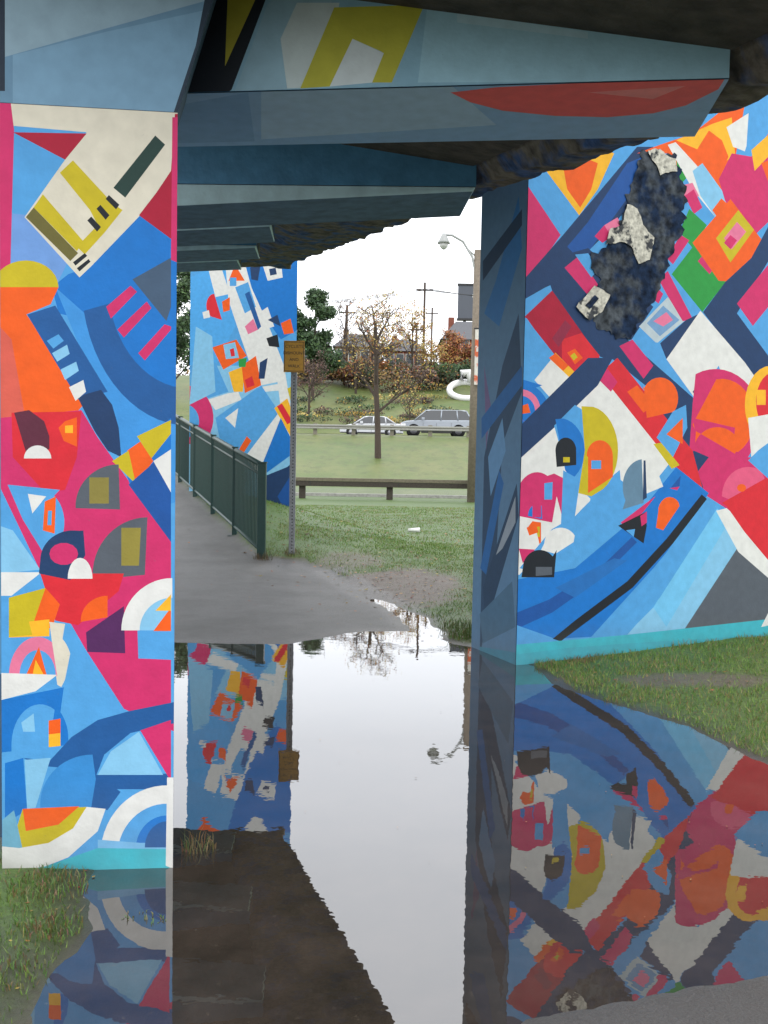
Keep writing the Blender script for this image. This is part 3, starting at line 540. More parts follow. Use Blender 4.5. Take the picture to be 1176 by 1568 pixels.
hill=ramp(noi(.25,10,.8),.38,.62,(.085,.135,.025,1),(.155,.165,.05,1)); hill=mixc(ramp(noi(1.6,8,.8),.5,.7),hill,(.065,.08,.025,1)); hill=mixc(ramp(noi(.9,8,.85),.6,.72),hill,(.14,.09,.05,1))
g3=mixc(za_.outputs[1],g3,hill)
dcol=ramp(noi(25,8,.8),.3,.7,(.06,.044,.032,1),(.17,.135,.10,1))
acol=ramp(noi(90,4,.9),.35,.7,(.075,.073,.07,1),(.20,.195,.185,1)); acol=mixc(ramp(noi(1.1,7,.7),.42,.66),acol,(.085,.082,.076,1))
acol=mixc(ramp(noi(14,8,.85),.58,.66),acol,(.06,.052,.042,1))
c=mixc(sp.outputs[1],g3,dcol); c=mixc(sp.outputs[0],c,acol)
wetm=nd('ShaderNodeMath',operation='MULTIPLY'); t.links.new(sp.outputs[2],wetm.inputs[0]); wetm.inputs[1].default_value=.7
c=mixc(wetm.outputs[0],c,(.035,.028,.023,1)); t.links.new(c,b.inputs['Base Color'])
rr=nd('ShaderNodeMapRange'); t.links.new(sp.outputs[2],rr.inputs[0]); rr.inputs[3].default_value=.55; rr.inputs[4].default_value=.3; t.links.new(rr.outputs[0],b.inputs['Roughness'])
bp=nd('ShaderNodeBump'); bp.inputs['Strength'].default_value=.5; bp.inputs['Distance'].default_value=.015; t.links.new(noi(70,5,.8),bp.inputs['Height']); t.links.new(bp.outputs[0],b.inputs['Normal'])
gme.materials.append(gm); go=bpy.data.objects.new("ground",gme); scene.collection.objects.link(go)
# water
wm=bpy.data.materials.new("puddle_water"); wm.use_nodes=True; t=wm.node_tree; t.nodes.clear()
tcg=nd('ShaderNodeTexCoord'); o_=nd('ShaderNodeOutputMaterial'); df=nd('ShaderNodeBsdfDiffuse'); gl=nd('ShaderNodeBsdfGlossy'); ms=nd('ShaderNodeMixShader'); fr=nd('ShaderNodeLayerWeight'); fr.inputs[0].default_value=.5
cr=nd('ShaderNodeValToRGB'); e=cr.color_ramp.elements; e[0].position=.40; e[0].color=(.18,)*3+(1,); e[1].position=1; e[1].color=(1,1,1,1)
for p_,v_ in ((.5,.21),(.6,.25),(.72,.34),(.8,.48),(.86,.66)):
    q=e.new(p_); q.color=(v_,v_,v_,1)
t.links.new(fr.outputs['Facing'],cr.inputs[0])
wc=ramp(noi(3,7,.7),.3,.75,(.022,.018,.014,1),(.06,.046,.036,1)); wc=mixc(ramp(noi(30,6,.8),.6,.68),wc,(.085,.068,.05,1)); t.links.new(wc,df.inputs[0]); gl.inputs['Roughness'].default_value=.008; gl.inputs[0].default_value=(.97,.98,1,1)
bp=nd('ShaderNodeBump'); bp.inputs['Strength'].default_value=.018; bp.inputs['Distance'].default_value=.02; t.links.new(noi(7,3,.5),bp.inputs['Height']); t.links.new(bp.outputs[0],gl.inputs['Normal'])
t.links.new(cr.outputs[0],ms.inputs[0]); t.links.new(df.outputs[0],ms.inputs[1]); t.links.new(gl.outputs[0],ms.inputs[2]); t.links.new(ms.outputs[0],o_.inputs[0])
mk("puddle_water",[(-3.8,1.3,0),(2.6,1.3,0),(2.6,12,0),(-3.8,12,0)],[(0,1,2,3)],wm)
wet_=material("wet_asphalt",lin('8a8a8c'),rough=.05,var=.2,scale=1.5,spec=1.0)
mk("road",[(-300,39.5,.012),(300,39.5,.012),(300,49.5,.012),(-300,49.5,.012)],[(0,1,2,3)],wet_)
asph=material("asphalt",(.06,.06,.062),rough=.5,var=.25,scale=2)
mk("road.001",[(-300,62.2,3.02),(300,62.2,3.02),(300,76.8,3.02),(-300,76.8,3.02)],[(0,1,2,3)],asph)
white=material("road_paint",(.75,.75,.73),rough=.6,var=.2,scale=5)
lm=empty("road_markings")
for i in range(-6,8): box("dash",i*9.0,i*9+3,69.4,69.55,3.022,3.026,white,lm)
kerbm=material("kerb_concrete",(.35,.34,.32),rough=.8,var=.3,scale=3)
box("kerb",-200,200,39.2,39.5,-.02,.12,kerbm)
# ------------------------------------------------------------------ grass blades & leaves
_c={}
def gz(x,y):
    k=(round(x*25),round(y*25))
    if k not in _c: _c[k]=float(terrain(np.array([x]),np.array([y]))[0][0])
    return _c[k]
bladem=material("grass_blades",(1,1,1),rough=.6,var=.1,scale=2,attr=True)
P=[]
def scatter(n,x0,x1,y0,y1,h0,h1,wd,dk_=1.0):
    x=rng.uniform(x0,x1,n); y=rng.uniform(y0,y1,n); z,D,A_=terrain(x,y)
    k=(A_>.03)&(D>.03)&(rng.random(n)>dirtf(x,y)*.97)
    k&=rng.random(n)<np.clip(.8+1.2*fbm(x,y,2.5,9),.15,1)
    rx=x-RA.x; ry=y-RA.y; u=rx*RDv.x+ry*RDv.y; v=rx*RN.x+ry*RN.y; k&=~((u>-.02)&(u<3.4)&(v>-.02)&(v<.78))
    x,y,z=x[k],y[k],z[k]; m=len(x); h=rng.uniform(h0,h1,m); a=rng.uniform(0,2*np.pi,m); lean=rng.uniform(0,.9,m)*h; la=rng.uniform(0,2*np.pi,m); ww=wd*rng.uniform(.6,1.3,m)
    v=np.empty((m,3,3)); v[:,0]=np.stack([x-ww*np.cos(a),y-ww*np.sin(a),z-.004],1); v[:,1]=np.stack([x+ww*np.cos(a),y+ww*np.sin(a),z-.004],1)
    v[:,2]=np.stack([x+lean*np.cos(la),y+lean*np.sin(la),z+h*.8],1)
    base=np.array([[.08,.18,.018],[.125,.245,.032],[.18,.27,.05],[.26,.18,.08]]); dry=np.clip(.5+1.6*fbm(x,y,1.1,14),0,1)
    r_=rng.random(m); pr=np.where(r_<.06+.26*dry,3,np.where(r_<.4+.2*dry,2,np.where(r_<.75,1,0))); c=base[pr]*rng.uniform(.7,1.25,(m,1))*dk_
    P.append((v,np.concatenate([c,np.ones((m,1))],1)))
scatter(85000,1.1,4.6,4.4,9.5,.015,.05,.0026)
scatter(9000,-2.4,-.85,2.2,3.75,.010,.035,.0022,.7)
scatter(80000,-1.8,2.4,8.4,17,.015,.045,.0035)
scatter(55000,-3.5,5,15,31,.02,.05,.007)
V=np.concatenate([p[0] for p in P]).reshape(-1,3); C=np.concatenate([p[1] for p in P]); m=len(C)
mk("grass",V,np.arange(3*m).reshape(-1,3),bladem,cols=C)
def tuft(n,cx,cy,r,h,cols_):
    v=[];c=[]
    for _ in range(n):
        a=random.uniform(0,6.28); q=r*math.sqrt(random.random()); x=cx+q*math.cos(a); y=cy+q*math.sin(a); hh=h*random.uniform(.4,1.1); b_=random.uniform(0,6.28); l=hh*random.uniform(.1,.9)
        z=max(gz(x,y),-.01); wv=.0018
        mid=(x+l*.35*math.cos(b_),y+l*.35*math.sin(b_),z+hh*.6); tip=(x+l*math.cos(b_),y+l*math.sin(b_),z+hh*random.uniform(.6,1))
        v+= [(x-wv,y,z-.01),(x+wv,y,z-.01),(mid[0]+wv,mid[1],mid[2]),(mid[0]-wv,mid[1],mid[2])]; 
        v+= [(mid[0]-wv,mid[1],mid[2]),(mid[0]+wv,mid[1],mid[2]),tip,(tip[0]-.0005,tip[1],tip[2])]
        k=random.choice(cols_); k=tuple(q_*random.uniform(.7,1.2) for q_ in k)+(1,); c+=[k,k]
    return v,c
tv=[];tcx=[]
br=[(.16,.105,.05),(.12,.08,.035),(.08,.10,.03)]; gr=[(.07,.14,.022),(.10,.17,.03),(.15,.13,.05)]
for (n_,x,y,r,h,cc) in ((60,-.73,3.9,.07,.08,br),(20,-.83,3.3,.05,.03,gr+br),(18,-.76,3.28,.04,.03,gr),(200,-1.2,3.5,.14,.045,gr+br),(150,-1.08,3.2,.10,.035,gr+br),(120,-1.35,3.2,.25,.045,gr),(80,-1.1,2.9,.10,.035,gr+br),(90,-1.75,14.3,.15,.16,br),(60,-1.35,14.5,.12,.14,br),
  (120,1.3,7.5,.12,.06,gr),(160,.72,8.65,.13,.12,gr),(140,.75,9.1,.2,.12,gr),(150,2.6,8.1,.25,.07,gr),(100,1.9,7.85,.2,.06,gr),(120,1.6,7.72,.15,.05,br),(120,3.2,8.35,.2,.06,gr)):
    a_,b_=tuft(n_,x,y,r,h,cc); tv+=a_; tcx+=b_
mk("weeds",tv,[(4*i,4*i+1,4*i+2,4*i+3) for i in range(len(tv)//4)],bladem,cols=tcx)
lv=[];lc=[]
def leafscatter(n,cx,cy,rx,ry,s0,s1,water=False):
    for _ in range(n):
        x=random.gauss(cx,rx); y=random.gauss(cy,ry); z=gz(x,y)
        if z<0:
            if not water: continue
            z=.003
        s=random.uniform(s0,s1); a=random.uniform(0,6.28); tl=random.uniform(-.3,.3) if z>.004 else 0
        z+=.012 if z>.01 else .002
        ca,sa=math.cos(a)*s,math.sin(a)*s
        lv.extend([(x-ca,y-sa,z),(x+sa*.6,y-ca*.6,z+tl*s),(x+ca,y+sa,z+abs(tl)*s),(x-sa*.6,y+ca*.6,z)])
        k=random.choice([(.26,.12,.035),(.36,.21,.05),(.14,.07,.03),(.42,.28,.08),(.11,.06,.025),(.27,.08,.03)]); lc.append(tuple(q*random.uniform(.6,1.1) for q in k)+(1,))
leafscatter(420,.3,12.3,.6,1.5,.012,.03); leafscatter(120,-.2,13.5,.9,1.2,.012,.03,True); leafscatter(110,2.4,7,.9,.8,.01,.022); leafscatter(120,-.3,17,1.5,3,.02,.04); leafscatter(160,1.5,22,2.5,5,.03,.05)
leafscatter(80,.5,9.6,.4,.7,.01,.02,True); leafscatter(16,0,5,.8,1.8,.003,.007,True); leafscatter(50,1.6,3.9,.6,.6,.003,.006,True); leafscatter(26,-1.15,3.3,.12,.3,.005,.011); leafscatter(60,-1.5,12,.8,1.8,.008,.018)
mk("fallen_leaves",lv,[(4*i,4*i+1,4*i+2,4*i+3) for i in range(len(lc))],bladem,cols=lc)
plastic=material("white_paper",(.8,.8,.78),rough=.5,var=.1)
lx,ly=.6,19.5; tube("paper_cup",[(lx-.11,ly,gz(lx,ly)+.05),(lx,ly+.02,gz(lx,ly)+.055),(lx+.12,ly+.03,gz(lx,ly)+.06)],[.035,.042,.05],plastic)
# ------------------------------------------------------------------ railing
green=material("green_railing_paint",lin('143a34'),rough=.4,var=.2,scale=10)
rail=empty("green_railing")
R0=Vector((-1.8,14.4)); rdir=Vector((-.383,1)).normalized(); RLn=11.2; RH=1.42
def rp(s):
    p=R0+rdir*s; return p.x,p.y,.03+.131*(p.y-14.4)
for h,r in ((RH,.04),(RH-.15,.02),(.16,.028)):
    tube("rail_%d"%int(h*100),[(rp(s)[0],rp(s)[1],rp(s)[2]+h) for s in np.linspace(0,RLn,6)],r,green,rail)
bvV=[];bvF=[]
s=.08
while s<RLn:
    x,y,z=rp(s); V_,F_=tube_pts([(x,y,z+.16),(x,y,z+RH-.02)],.0115,5); n0=len(bvV); bvV+=V_; bvF+=[tuple(i+n0 for i in f) for f in F_]; s+=.095
mk("balusters",bvV,bvF,green,None,rail)
s=0
k=0
while s<RLn:
    x,y,z=rp(s); wd=.06 if k==0 else .04
    box("post_%d"%k,x-wd,x+wd,y-wd,y+wd,z-.2,z+RH+.03,green,rail,.006); box("post_cap_%d"%k,x-wd-.01,x+wd+.01,y-wd-.01,y+wd+.01,z+RH+.031,z+RH+.05,green,rail); 
    box("base_plate_%d"%k,x-.1,x+.1,y-.1,y+.1,z-.05,z+.012,green,rail); s+=1.85; k+=1
# ------------------------------------------------------------------ dismount sign
steel=material("galvanised_steel",(.32,.33,.34),rough=.5,metal=.6,var=.3,scale=12)
ylw=material("sign_yellow",lin('b0832f'),rough=.5,var=.15,scale=10)
blk=material("black_paint",(.02,.02,.02),rough=.5)
sg=empty("dismount_sign")
sx,sy=-1.36,14.5
box("post",sx-.036,sx+.036,sy,sy+.016,-.1,3.27,steel,sg); box("post_flange_l",sx-.044,sx-.0365,sy-.026,sy+.016,-.1,3.27,steel,sg); box("post_flange_r",sx+.0365,sx+.044,sy-.026,sy+.016,-.1,3.27,steel,sg)
for i in range(56): box("hole_%d"%i,sx-.008,sx+.008,sy-.002,sy-.0005,.12+i*.048,.14+i*.048,blk,sg)
box("plate",sx-.152,sx+.152,sy-.036,sy-.031,2.82,3.28,ylw,sg,.002)
for nm,a in (("border_top",(sx-.138,sx+.138,3.258,3.266)),("border_bottom",(sx-.138,sx+.138,2.834,2.842)),("border_left",(sx-.143,sx-.136,2.843,3.257)),("border_right",(sx+.136,sx+.143,2.843,3.257))):
    box(nm,a[0],a[1],sy-.039,sy-.0365,a[2],a[3],blk,sg)
for i,tx in enumerate(("CYCLISTS","DISMOUNT","AND","WALK")):
    cu=bpy.data.curves.new("lettering",'FONT'); cu.body=tx; cu.size=.062; cu.align_x='CENTER'; cu.materials.append(blk)
    to=bpy.data.objects.new("lettering_%d"%i,cu); scene.collection.objects.link(to); to.location=(sx,sy-.0385,3.175-i*.095); to.rotation_euler=(math.pi/2,0,0); to.parent=sg
# ------------------------------------------------------------------ guardrails
wood=material("dark_wood",lin('3e3730'),rough=.8,var=.4,scale=6); woodt=material("weathered_wood",lin('6d6656'),rough=.8,var=.3,scale=6)
gr1=empty("guardrail")
for i in range(-8,14):
    x=-3.1+i*3.3; box("post_%d"%i,x-.12,x+.12,36.9,37.1,-.3,.72,wood,gr1,.01)
box("upper_rail",-32,40,36.78,36.89,.47,.66,wood,gr1,.01); box("rail_cap",-32,40,36.76,36.98,.665,.79,woodt,gr1,.01)
for i in range(-8,14): box("joint_%d"%i,-3.1+i*3.3+.3,-3.1+i*3.3+.33,36.775,36.779,.47,.66,blk,gr1)
woodl=material("grey_wood",lin('807b6e'),rough=.8,var=.3,scale=6); railm=material("rail_steel",lin('96968f'),rough=.6,var=.2,scale=5)
gr2=empty("guardrail.001")
for i in range(-20,20):
    x=.4+i*2.4; box("post_%d"%i,x-.12,x+.12,61.4,61.6,2.3,3.65,woodl,gr2)
box("rail_beam",-72,72,61.25,61.38,3.3,3.42,railm,gr2,.03); box("rail_beam_upper",-72,72,61.25,61.38,3.46,3.58,railm,gr2,.03); box("rail_web",-72,72,61.3,61.39,3.40,3.48,woodl,gr2)
# ------------------------------------------------------------------ street lamp
polem=material("pole_concrete",lin('7b7062'),rough=.8,var=.25,scale=4)
lampm=material("lamp_grey",(.36,.37,.36),rough=.4,var=.1)
sl=empty("street_lamp"); bx,by=3.25,36.2
tube("pole",[(bx,by,-.3),(bx,by,9.2)],[.2,.13],polem,sl,12)
arm=[(bx,by,7.6),(bx-.05,by-.02,8.3),(bx-.2,by,8.95),(bx-.55,by,9.5),(bx-.95,by,9.72),(bx-1.25,by,9.72)]
tube("arm",arm,.045,lampm,sl); tube("brace",[(bx,by,8.9),(bx-.35,by,9.22)],.03,lampm,sl)
tube("luminaire",[(bx-1.25,by,9.78),(bx-1.25,by,9.65),(bx-1.25,by,9.5),(bx-1.25,by,9.42)],[.06,.13,.2,.24],lampm,sl,16)
tube("globe",[(bx-1.25,by,9.42),(bx-1.25,by,9.3),(bx-1.25,by,9.2)],[.17,.15,.05],material("lamp_glass",(.6,.6,.58),rough=.2),sl,16)
ban=material("banner_white",lin('cfcac2'),rough=.7,var=.15,scale=3,col2=lin('c4603a'),thr=(.5,.56))
box("banner",bx-.05,bx+.3,by-.27,by-.24,4.3,6.3,ban,sl); box("banner_bracket",bx-.1,bx+.3,by-.27,by-.2,6.31,6.36,blk,sl)
# ------------------------------------------------------------------ cars
glass=material("car_glass",(.02,.025,.03),rough=.08,spec=1,var=.1); tyre=material("tyre_rubber",(.02,.02,.02),rough=.8); rim=material("wheel_rim",(.4,.4,.42),rough=.3,metal=.8)
redl=material("tail_light",(.4,.01,.01),rough=.3); hl=material("head_light",(.8,.8,.8),rough=.15)
def car(name,cx,cy,z,L,Wd,body,cab,mat,wx,wr):
    e=empty(name); N=len(body)
    V=[]
    secs=[(-Wd/2,.86),(-Wd/2+.08,1),(0,1.02),(Wd/2-.08,1),(Wd/2,.86)]
    for yy,k in secs:
        for (x,zz) in body:
            zc=.55; V.append((cx+x*(.975 if k<1 else 1),cy+yy,z+zc+(zz-zc)*k))
    Fc=[]
    for s in range(4):
        for i in range(N): Fc.append((s*N+i,s*N+(i+1)%N,(s+1)*N+(i+1)%N,(s+1)*N+i))
    Fc.append(tuple(range(N))); Fc.append(tuple(range(4*N,5*N))[::-1]); mk("body",V,Fc,mat,None,e)
    M_=len(cab); V=[]
    zt=max(p[1] for p in cab); zbm=min(p[1] for p in cab)
    for sgn in (-1,1):
        for (x,zz) in cab:
            hw=Wd/2*(.95-.2*(zz-zbm)/(zt-zbm)); V.append((cx+x,cy+sgn*hw,z+zz))
    mk("cabin_glass",V,[tuple(range(M_)),tuple(range(M_,2*M_))[::-1]]+[(i,(i+1)%M_,M_+(i+1)%M_,M_+i) for i in range(M_)],glass,None,e)
    top=[p for p in cab if p[1]>zt-.13]; x0=min(p[0] for p in top); x1=max(p[0] for p in top)
    hw=Wd/2*.77
    hexa("roof",[(cx+x0-.08,cy-hw,z+zt-.06),(cx+x1+.08,cy-hw,z+zt-.06),(cx+x1+.08,cy+hw,z+zt-.06),(cx+x0-.08,cy+hw,z+zt-.06),(cx+x0+.1,cy-hw+.12,z+zt+.03),(cx+x1-.1,cy-hw+.12,z+zt+.03),(cx+x1-.1,cy+hw-.12,z+zt+.03),(cx+x0+.1,cy+hw-.12,z+zt+.03)],mat,e,None,.02)
    xb0=min(p[0] for p in cab); xb1=max(p[0] for p in cab)
    for k,(xa,xb) in enumerate(((xb0,x0),((xb0+xb1)/2-.15,(xb0+xb1)/2-.1),(xb0+(xb1-xb0)*.76,xb0+(xb1-xb0)*.74),(xb1,x1))):
        for sgn in (-1,1):
            tube("pillar_%d"%k,[(cx+xa,cy+sgn*Wd/2*.955,z+zbm),(cx+xb,cy+sgn*Wd/2*.77,z+zt-.03)],.045,mat,e,6)
    for k,x in enumerate(wx):
        for sgn in (-1,1):
            yy=cy+sgn*(Wd/2-.1)
            tube("wheel_arch_%d"%k,[(cx+x,yy-.1,z+wr),(cx+x,yy+.1,z+wr)],wr*1.18,blk,e,20)
            tube("tyre_%d"%k,[(cx+x,yy-.115,z+wr),(cx+x,yy+.115,z+wr)],wr,tyre,e,20); tube("rim_%d"%k,[(cx+x,yy-.13,z+wr),(cx+x,yy+.13,z+wr)],wr*.62,rim,e,12)
    for sgn in (-1,1):
        box("head_light",cx-L/2+.02,cx-L/2+.38,cy+sgn*(Wd/2-.16)-.17,cy+sgn*(Wd/2-.16)+.15,z+.66,z+.82,hl,e,.03)
        box("tail_light",cx+L/2-.2,cx+L/2+.01,cy+sgn*(Wd/2-.12)-.14,cy+sgn*(Wd/2-.12)+.11,z+.8,z+1.05,redl,e,.02)
        box("mirror",cx+xb0+.45,cx+xb0+.65,cy+sgn*(Wd/2+.08)-.08,cy+sgn*(Wd/2+.08)+.08,z+zbm+.02,z+zbm+.18,mat,e,.02)
    for q in (-.9,-.02,.95): box("door_line",cx+q,cx+q+.02,cy-Wd/2-.003,cy-Wd/2+.04,z+.35,z+.9,blk,e)
    box("sill",cx-1.0,cx+1.0,cy-Wd/2-.01,cy-Wd/2+.05,z+.22,z+.34,blk,e)
silver=material("silver_car_paint",(.34,.37,.41),rough=.25,metal=.4,var=.05); wcar=material("white_car_paint",(.62,.64,.66),rough=.3,var=.05)
car("suv_car",3.35,65.5,3.02,4.8,1.9,[(-2.4,.35),(-2.42,.7),(-2.3,.9),(-2.0,1.0),(-1.3,1.08),(2.3,1.12),(2.4,.9),(2.4,.35)],[(-1.45,1.05),(-.7,1.62),(-.4,1.72),(1.6,1.74),(1.95,1.65),(2.3,1.1)],silver,(-1.5,1.45),.37)
car("sedan_car",-1.0,70.5,3.02,4.5,1.8,[(-2.25,.3),(-2.25,.62),(-2.1,.78),(-1.1,.95),(1.5,.98),(2.15,.95),(2.25,.7),(2.25,.3)],[(-1.25,.92),(-.5,1.38),(-.2,1.45),(.7,1.45),(1.0,1.4),(1.75,.95)],wcar,(-1.4,1.35),.33)
# ------------------------------------------------------------------ hillside ring
wr_=material("white_ring_paint",(.75,.75,.75),rough=.5,var=.08)
rg=empty("ring_sculpture"); cxr,cyr=7.45,92; czr=gz(cxr,cyr)+.8
tube("ring",[(cxr+1.55*math.cos(a),cyr+.6*math.sin(a),czr+.8*math.sin(a)) for a in np.linspace(0,2*math.pi,41)],.3,wr_,rg,8)
tube("fin",[(cxr-.5,cyr,czr+.9),(cxr-.3,cyr,czr+1.6),(cxr+.2,cyr,czr+1.7),(cxr+.4,cyr,czr+.8)],[.3,.42,.4,.25],wr_,rg,8)
# ------------------------------------------------------------------ trees
leafm=material("foliage",(1,1,1),rough=.7,var=.15,scale=3,attr=True); bark=material("bark",lin('4b4038'),rough=.9,var=.4,scale=8)
def tree(name,x,y,h,spread,nl,ls,pal,levels=4,tr=.15,lean=.0,seed=1,up=.55,crown0=.3):
    rnd=random.Random(seed); e=empty(name); z=gz(x,y); V=[];Fc=[];L=[]
    def br(p,d,ln,r,lv):
        pts=[p];rs=[r]; q=p.copy(); dd=d.copy(); ns=4 if lv==0 else 3
        for i in range(ns):
            dd=(dd+Vector((rnd.uniform(-1,1),rnd.uniform(-1,1),rnd.uniform(-.3,.6)))*.16*(1 if lv else .3)).normalized(); q=q+dd*(ln/ns); pts.append(q.copy()); rs.append(r*(1-.55*(i+1)/ns))
        v,f=tube_pts(pts,rs,6 if lv<2 else 4); n0=len(V); V.extend(v); Fc.extend([tuple(a+n0 for a in g) for g in f])
        if lv>=levels-2: L.extend(pts[1:])
        if lv<levels-1:
            nb=(7,5,4,3)[min(lv,3)]
            for i in range(nb):
                s=crown0+(1-crown0)*(i+.5)/nb if lv==0 else rnd.uniform(.3,1)
                k=min(int(s*ns),ns-1); pp=pts[k].lerp(pts[k+1],s*ns-k)
                a=rnd.uniform(0,6.28) if lv else i*2.4+rnd.uniform(-.4,.4)
                side=Vector((math.cos(a),math.sin(a),rnd.uniform(.1,.9) if lv==0 else rnd.uniform(-.3,.7)))
                nd_=(dd*up+side*.8).normalized()
                br(pp,nd_,(spread*(1.1-.5*s) if lv==0 else ln*.55)*rnd.uniform(.75,1.15),max(r*(.5 if lv==0 else .6)*(1-.3*s),.012),lv+1)
    br(Vector((x,y,z-.2)),Vector((lean,0,1)).normalized(),h*.8,tr,0)
    mk("branches",V,Fc,bark,None,e)
    v=[];c=[]
    for _ in range(nl):
        p=rnd.choice(L)+Vector((rnd.gauss(0,.3),rnd.gauss(0,.3),rnd.gauss(0,.25)))*min(1,spread/3)
        a=Vector((rnd.gauss(0,1),rnd.gauss(0,1),rnd.gauss(0,1))).normalized(); b_=a.orthogonal().normalized(); s=ls*rnd.uniform(.6,1.3)
        v+=[p-a*s,p+b_*s*.6,p+a*s,p-b_*s*.6]; k=rnd.choice(pal); sh=rnd.uniform(.6,1.25); c.append((k[0]*sh,k[1]*sh,k[2]*sh,1))
    mk("leaves",v,[(4*i,4*i+1,4*i+2,4*i+3) for i in range(len(c))],leafm,None,e,cols=c)
YE=[(.48,.36,.07),(.43,.27,.05),(.32,.27,.07),(.48,.38,.12)]; OR=[(.42,.16,.035),(.37,.21,.045),(.29,.10,.035),(.21,.13,.045)]; GN=[(.042,.09,.03),(.06,.115,.034),(.03,.065,.025)]; RDn=[(.34,.085,.05),(.38,.15,.06),(.24,.07,.04)]; BR=[(.13,.09,.065),(.16,.105,.08),(.11,.065,.055)]
tree("autumn_tree",-.4,56,9.8,2.9,850,.075,YE+OR,5,.2,seed=4)
tree("green_tree",-6.9,92,10.5,2.6,12000,.16,GN,4,.2,seed=5,crown0=.1,up=.7)
tree("bare_tree",-6.6,84,5.5,2.2,700,.08,BR+[(.22,.09,.09)],5,.12,seed=6)
tree("bare_tree.001",-4.2,98,9,3,500,.08,BR+OR,5,.12,seed=8)
tree("bare_tree.003",-2.9,94,6,2.4,500,.08,BR+YE,5,.12,seed=28)
tree("autumn_tree.001",-1.5,99,7.5,3.0,1200,.11,YE+OR,4,.15,seed=9,crown0=.15)
tree("autumn_tree.002",2.6,100,7,3.0,1600,.11,YE+OR,4,.15,seed=10,crown0=.15)
tree("autumn_tree.003",7.0,104,4.8,2.4,3500,.12,RDn+OR,4,.15,seed=11,crown0=.1)
tree("autumn_tree.004",10.0,103,4.6,2.4,4000,.12,RDn+OR,4,.15,seed=12,crown0=.1)
tree("autumn_tree.005",4.6,96,4.5,2.0,1200,.1,OR+YE,4,.1,seed=13,crown0=.1)
tree("green_tree.001",-19.5,90,13,3.5,6000,.18,GN,4,.2,seed=15,crown0=.1)
tree("bare_tree.002",2.0,82,3.2,1.6,300,.08,YE+BR,4,.06,seed=16,crown0=.1)
tree("autumn_tree.006",15,102,9,3.2,2500,.14,OR,4,.15,seed=17,crown0=.1)
def mass(name,pts,pal,n,ls):
    v=[];c=[]; rnd=random.Random(3)
    for _ in range(n):
        x,y,dz,rx,rz=rnd.choice(pts); a=rnd.uniform(0,6.28); u=rnd.uniform(-1,1); r=rnd.random()**.35; q=math.sqrt(1-u*u)
        p=Vector((x+rx*r*q*math.cos(a),y+rx*.7*r*q*math.sin(a),gz(x,y)+dz+rz*r*u)); A_=Vector((rnd.gauss(0,1),rnd.gauss(0,1),rnd.gauss(0,1))).normalized(); b_=A_.orthogonal().normalized(); s=ls*rnd.uniform(.6,1.3)
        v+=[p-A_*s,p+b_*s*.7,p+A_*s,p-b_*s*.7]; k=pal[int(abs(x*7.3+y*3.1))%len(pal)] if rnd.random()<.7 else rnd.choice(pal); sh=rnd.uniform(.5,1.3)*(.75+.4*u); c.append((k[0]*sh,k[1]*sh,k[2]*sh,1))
    mk(name,v,[(4*i,4*i+1,4*i+2,4*i+3) for i in range(len(c))],leafm,cols=c)
R3=random.Random(12)
mass("hillside_shrubs",[(R3.uniform(-14,14),R3.uniform(94,104),R3.uniform(.5,1.6),R3.uniform(1,2.2),R3.uniform(.8,1.8)) for _ in range(46)],OR+BR+YE+GN+BR,20000,.14)
mass("hedge",[(x,99,.9,1.1,1.0) for x in np.arange(4.5,16,.8)],GN,6000,.13)
mass("hillside_scrub",[(R3.uniform(-12,14),R3.uniform(79,95),.25,R3.uniform(.8,2.4),R3.uniform(.2,.6)) for _ in range(40)],GN+BR+GN+YE,9000,.10)
mass("distant_trees",[(R3.uniform(-60,60),R3.uniform(125,160),R3.uniform(1,3),R3.uniform(2,4),R3.uniform(1.5,3.5)) for _ in range(70)],BR+OR+GN,14000,.3)
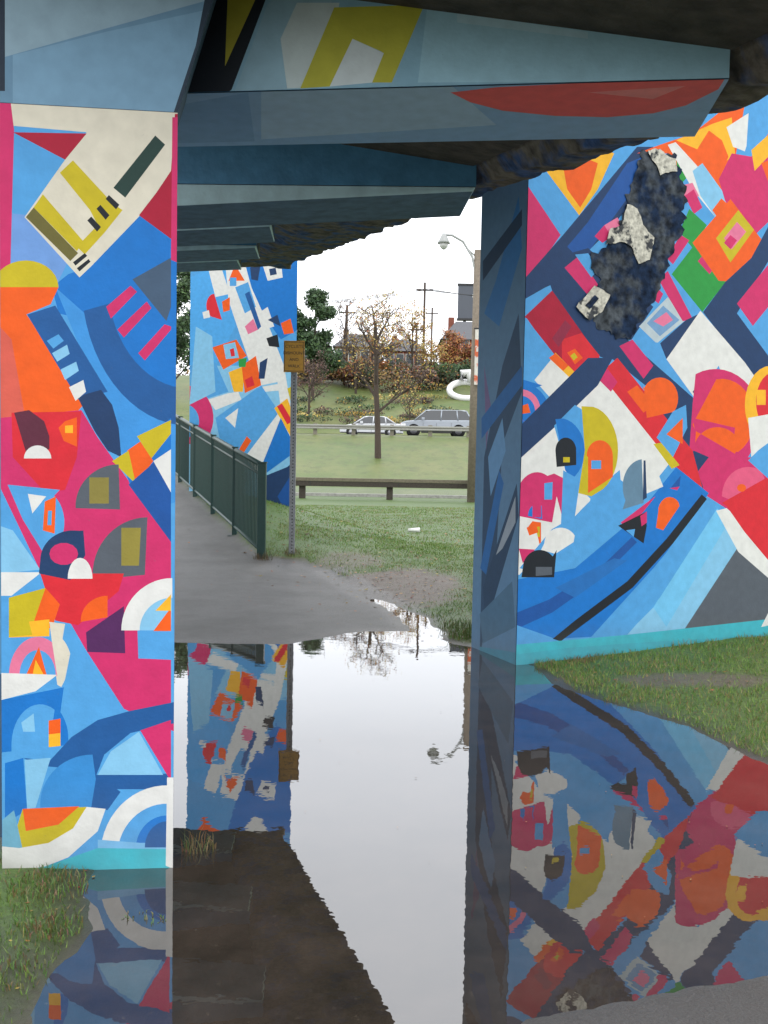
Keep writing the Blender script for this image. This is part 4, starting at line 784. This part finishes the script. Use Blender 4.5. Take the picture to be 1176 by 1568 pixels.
# ------------------------------------------------------------------ buildings
brick=material("red_brick",lin('7f4838'),rough=.85,var=.25,scale=6); roofm=material("roof_shingle",lin('626367'),rough=.9,var=.25,scale=5); win=material("window_glass",(.05,.06,.07),rough=.15); tan=material("tan_brick",lin('887058'),rough=.85,var=.2,scale=5); trim=material("white_trim",(.5,.5,.48),rough=.6); dk=material("billboard_grey",lin('555a63'),rough=.7,var=.15)
def house(name,x0,x1,y0,y1,z0,ze,zr,wm_,nwx,nst):
    e=empty(name); box("walls",x0,x1,y0,y1,z0,ze,wm_,e)
    xm=(x0+x1)/2; o=.35; v=[(x0-o,y0-o,ze-.05),(x1+o,y0-o,ze-.05),(x1+o,y1+o,ze-.05),(x0-o,y1+o,ze-.05),(x0+(x1-x0)*.25,(y0+y1)/2,zr),(x1-(x1-x0)*.25,(y0+y1)/2,zr)]
    mk("roof",v,[(3,2,1,0),(0,1,5,4),(2,3,4,5),(1,2,5),(3,0,4)],roofm,None,e)
    for s in range(nst):
        for i in range(nwx):
            wx_=x0+(x1-x0)*(i+.5)/nwx; wz=z0+(ze-z0)*(s+.35)/nst
            box("window",wx_-.45,wx_+.45,y0-.03,y0+.05,wz,wz+1.3,win,e); box("window_frame",wx_-.55,wx_+.55,y0-.015,y0-.005,wz-.1,wz+1.4,trim,e)
    box("door",xm-.5,xm+.5,y0-.05,y0-.001,z0,z0+2.1,trim,e); box("chimney",x0+.8,x0+1.5,(y0+y1)/2,(y0+y1)/2+.7,ze,zr+.5,wm_,e)
house("brick_house",6.6,13.4,116,124,9.5,15.6,18.2,brick,4,3)
house("brick_house.001",-6.4,-.6,122,130,9.8,15.2,17.2,tan,4,2)
house("brick_house.002",-.2,4.8,126,133,9.8,15.2,17.0,brick,4,2)
house("brick_house.003",-13.5,-7.5,122,130,9.8,15.5,17.5,brick,4,2)
bb=empty("billboard"); box("panel",9.5,17.5,134,134.5,20.6,25.0,dk,bb); box("frame_top",9.4,17.6,133.9,134.6,25.01,25.25,blk,bb); box("frame_bottom",9.4,17.6,133.9,134.6,20.35,20.59,blk,bb)
for x in (10.5,13.5,16.5): box("post",x-.2,x+.2,134.6,135,9.5,24.8,blk,bb)
box("catwalk",9.4,17.6,133.0,133.89,20.2,20.3,blk,bb)
box("letter_bar",11.4,12.7,133.93,133.99,23.4,23.8,trim,bb); box("letter_stem",11.9,12.2,133.93,133.99,21.7,23.39,trim,bb)
for nm,x,y,h in (("utility_pole",4.0,108,11),("utility_pole.001",-4.6,112,9),("utility_pole.002",6.3,140,13),("utility_pole.003",3.5,118,8)):
    e=empty(nm); tube("pole",[(x,y,gz(x,y)-.5),(x,y,gz(x,y)+h)],.13,bark,e,6); box("crossarm",x-.9,x+.9,y-.06,y+.06,gz(x,y)+h-.9,gz(x,y)+h-.75,bark,e)
wr2=empty("overhead_wires")
for k in range(3):
    a=Vector((4-.7+k*.7,108,gz(4,108)+10.3)); b_=Vector((30,100,21-k*.3)); c_=Vector((-40,112,19-k*.3))
    for j,q in enumerate((b_,c_)):
        tube("wire_%d_%d"%(k,j),[a.lerp(q,s)-Vector((0,0,1.6*4*s*(1-s))) for s in np.linspace(0,1,12)],.03,blk,wr2,4)
print("t end",time.time()-T0,"faces total",sum(len(o.data.polygons) for o in scene.objects if o.type=='MESH'))
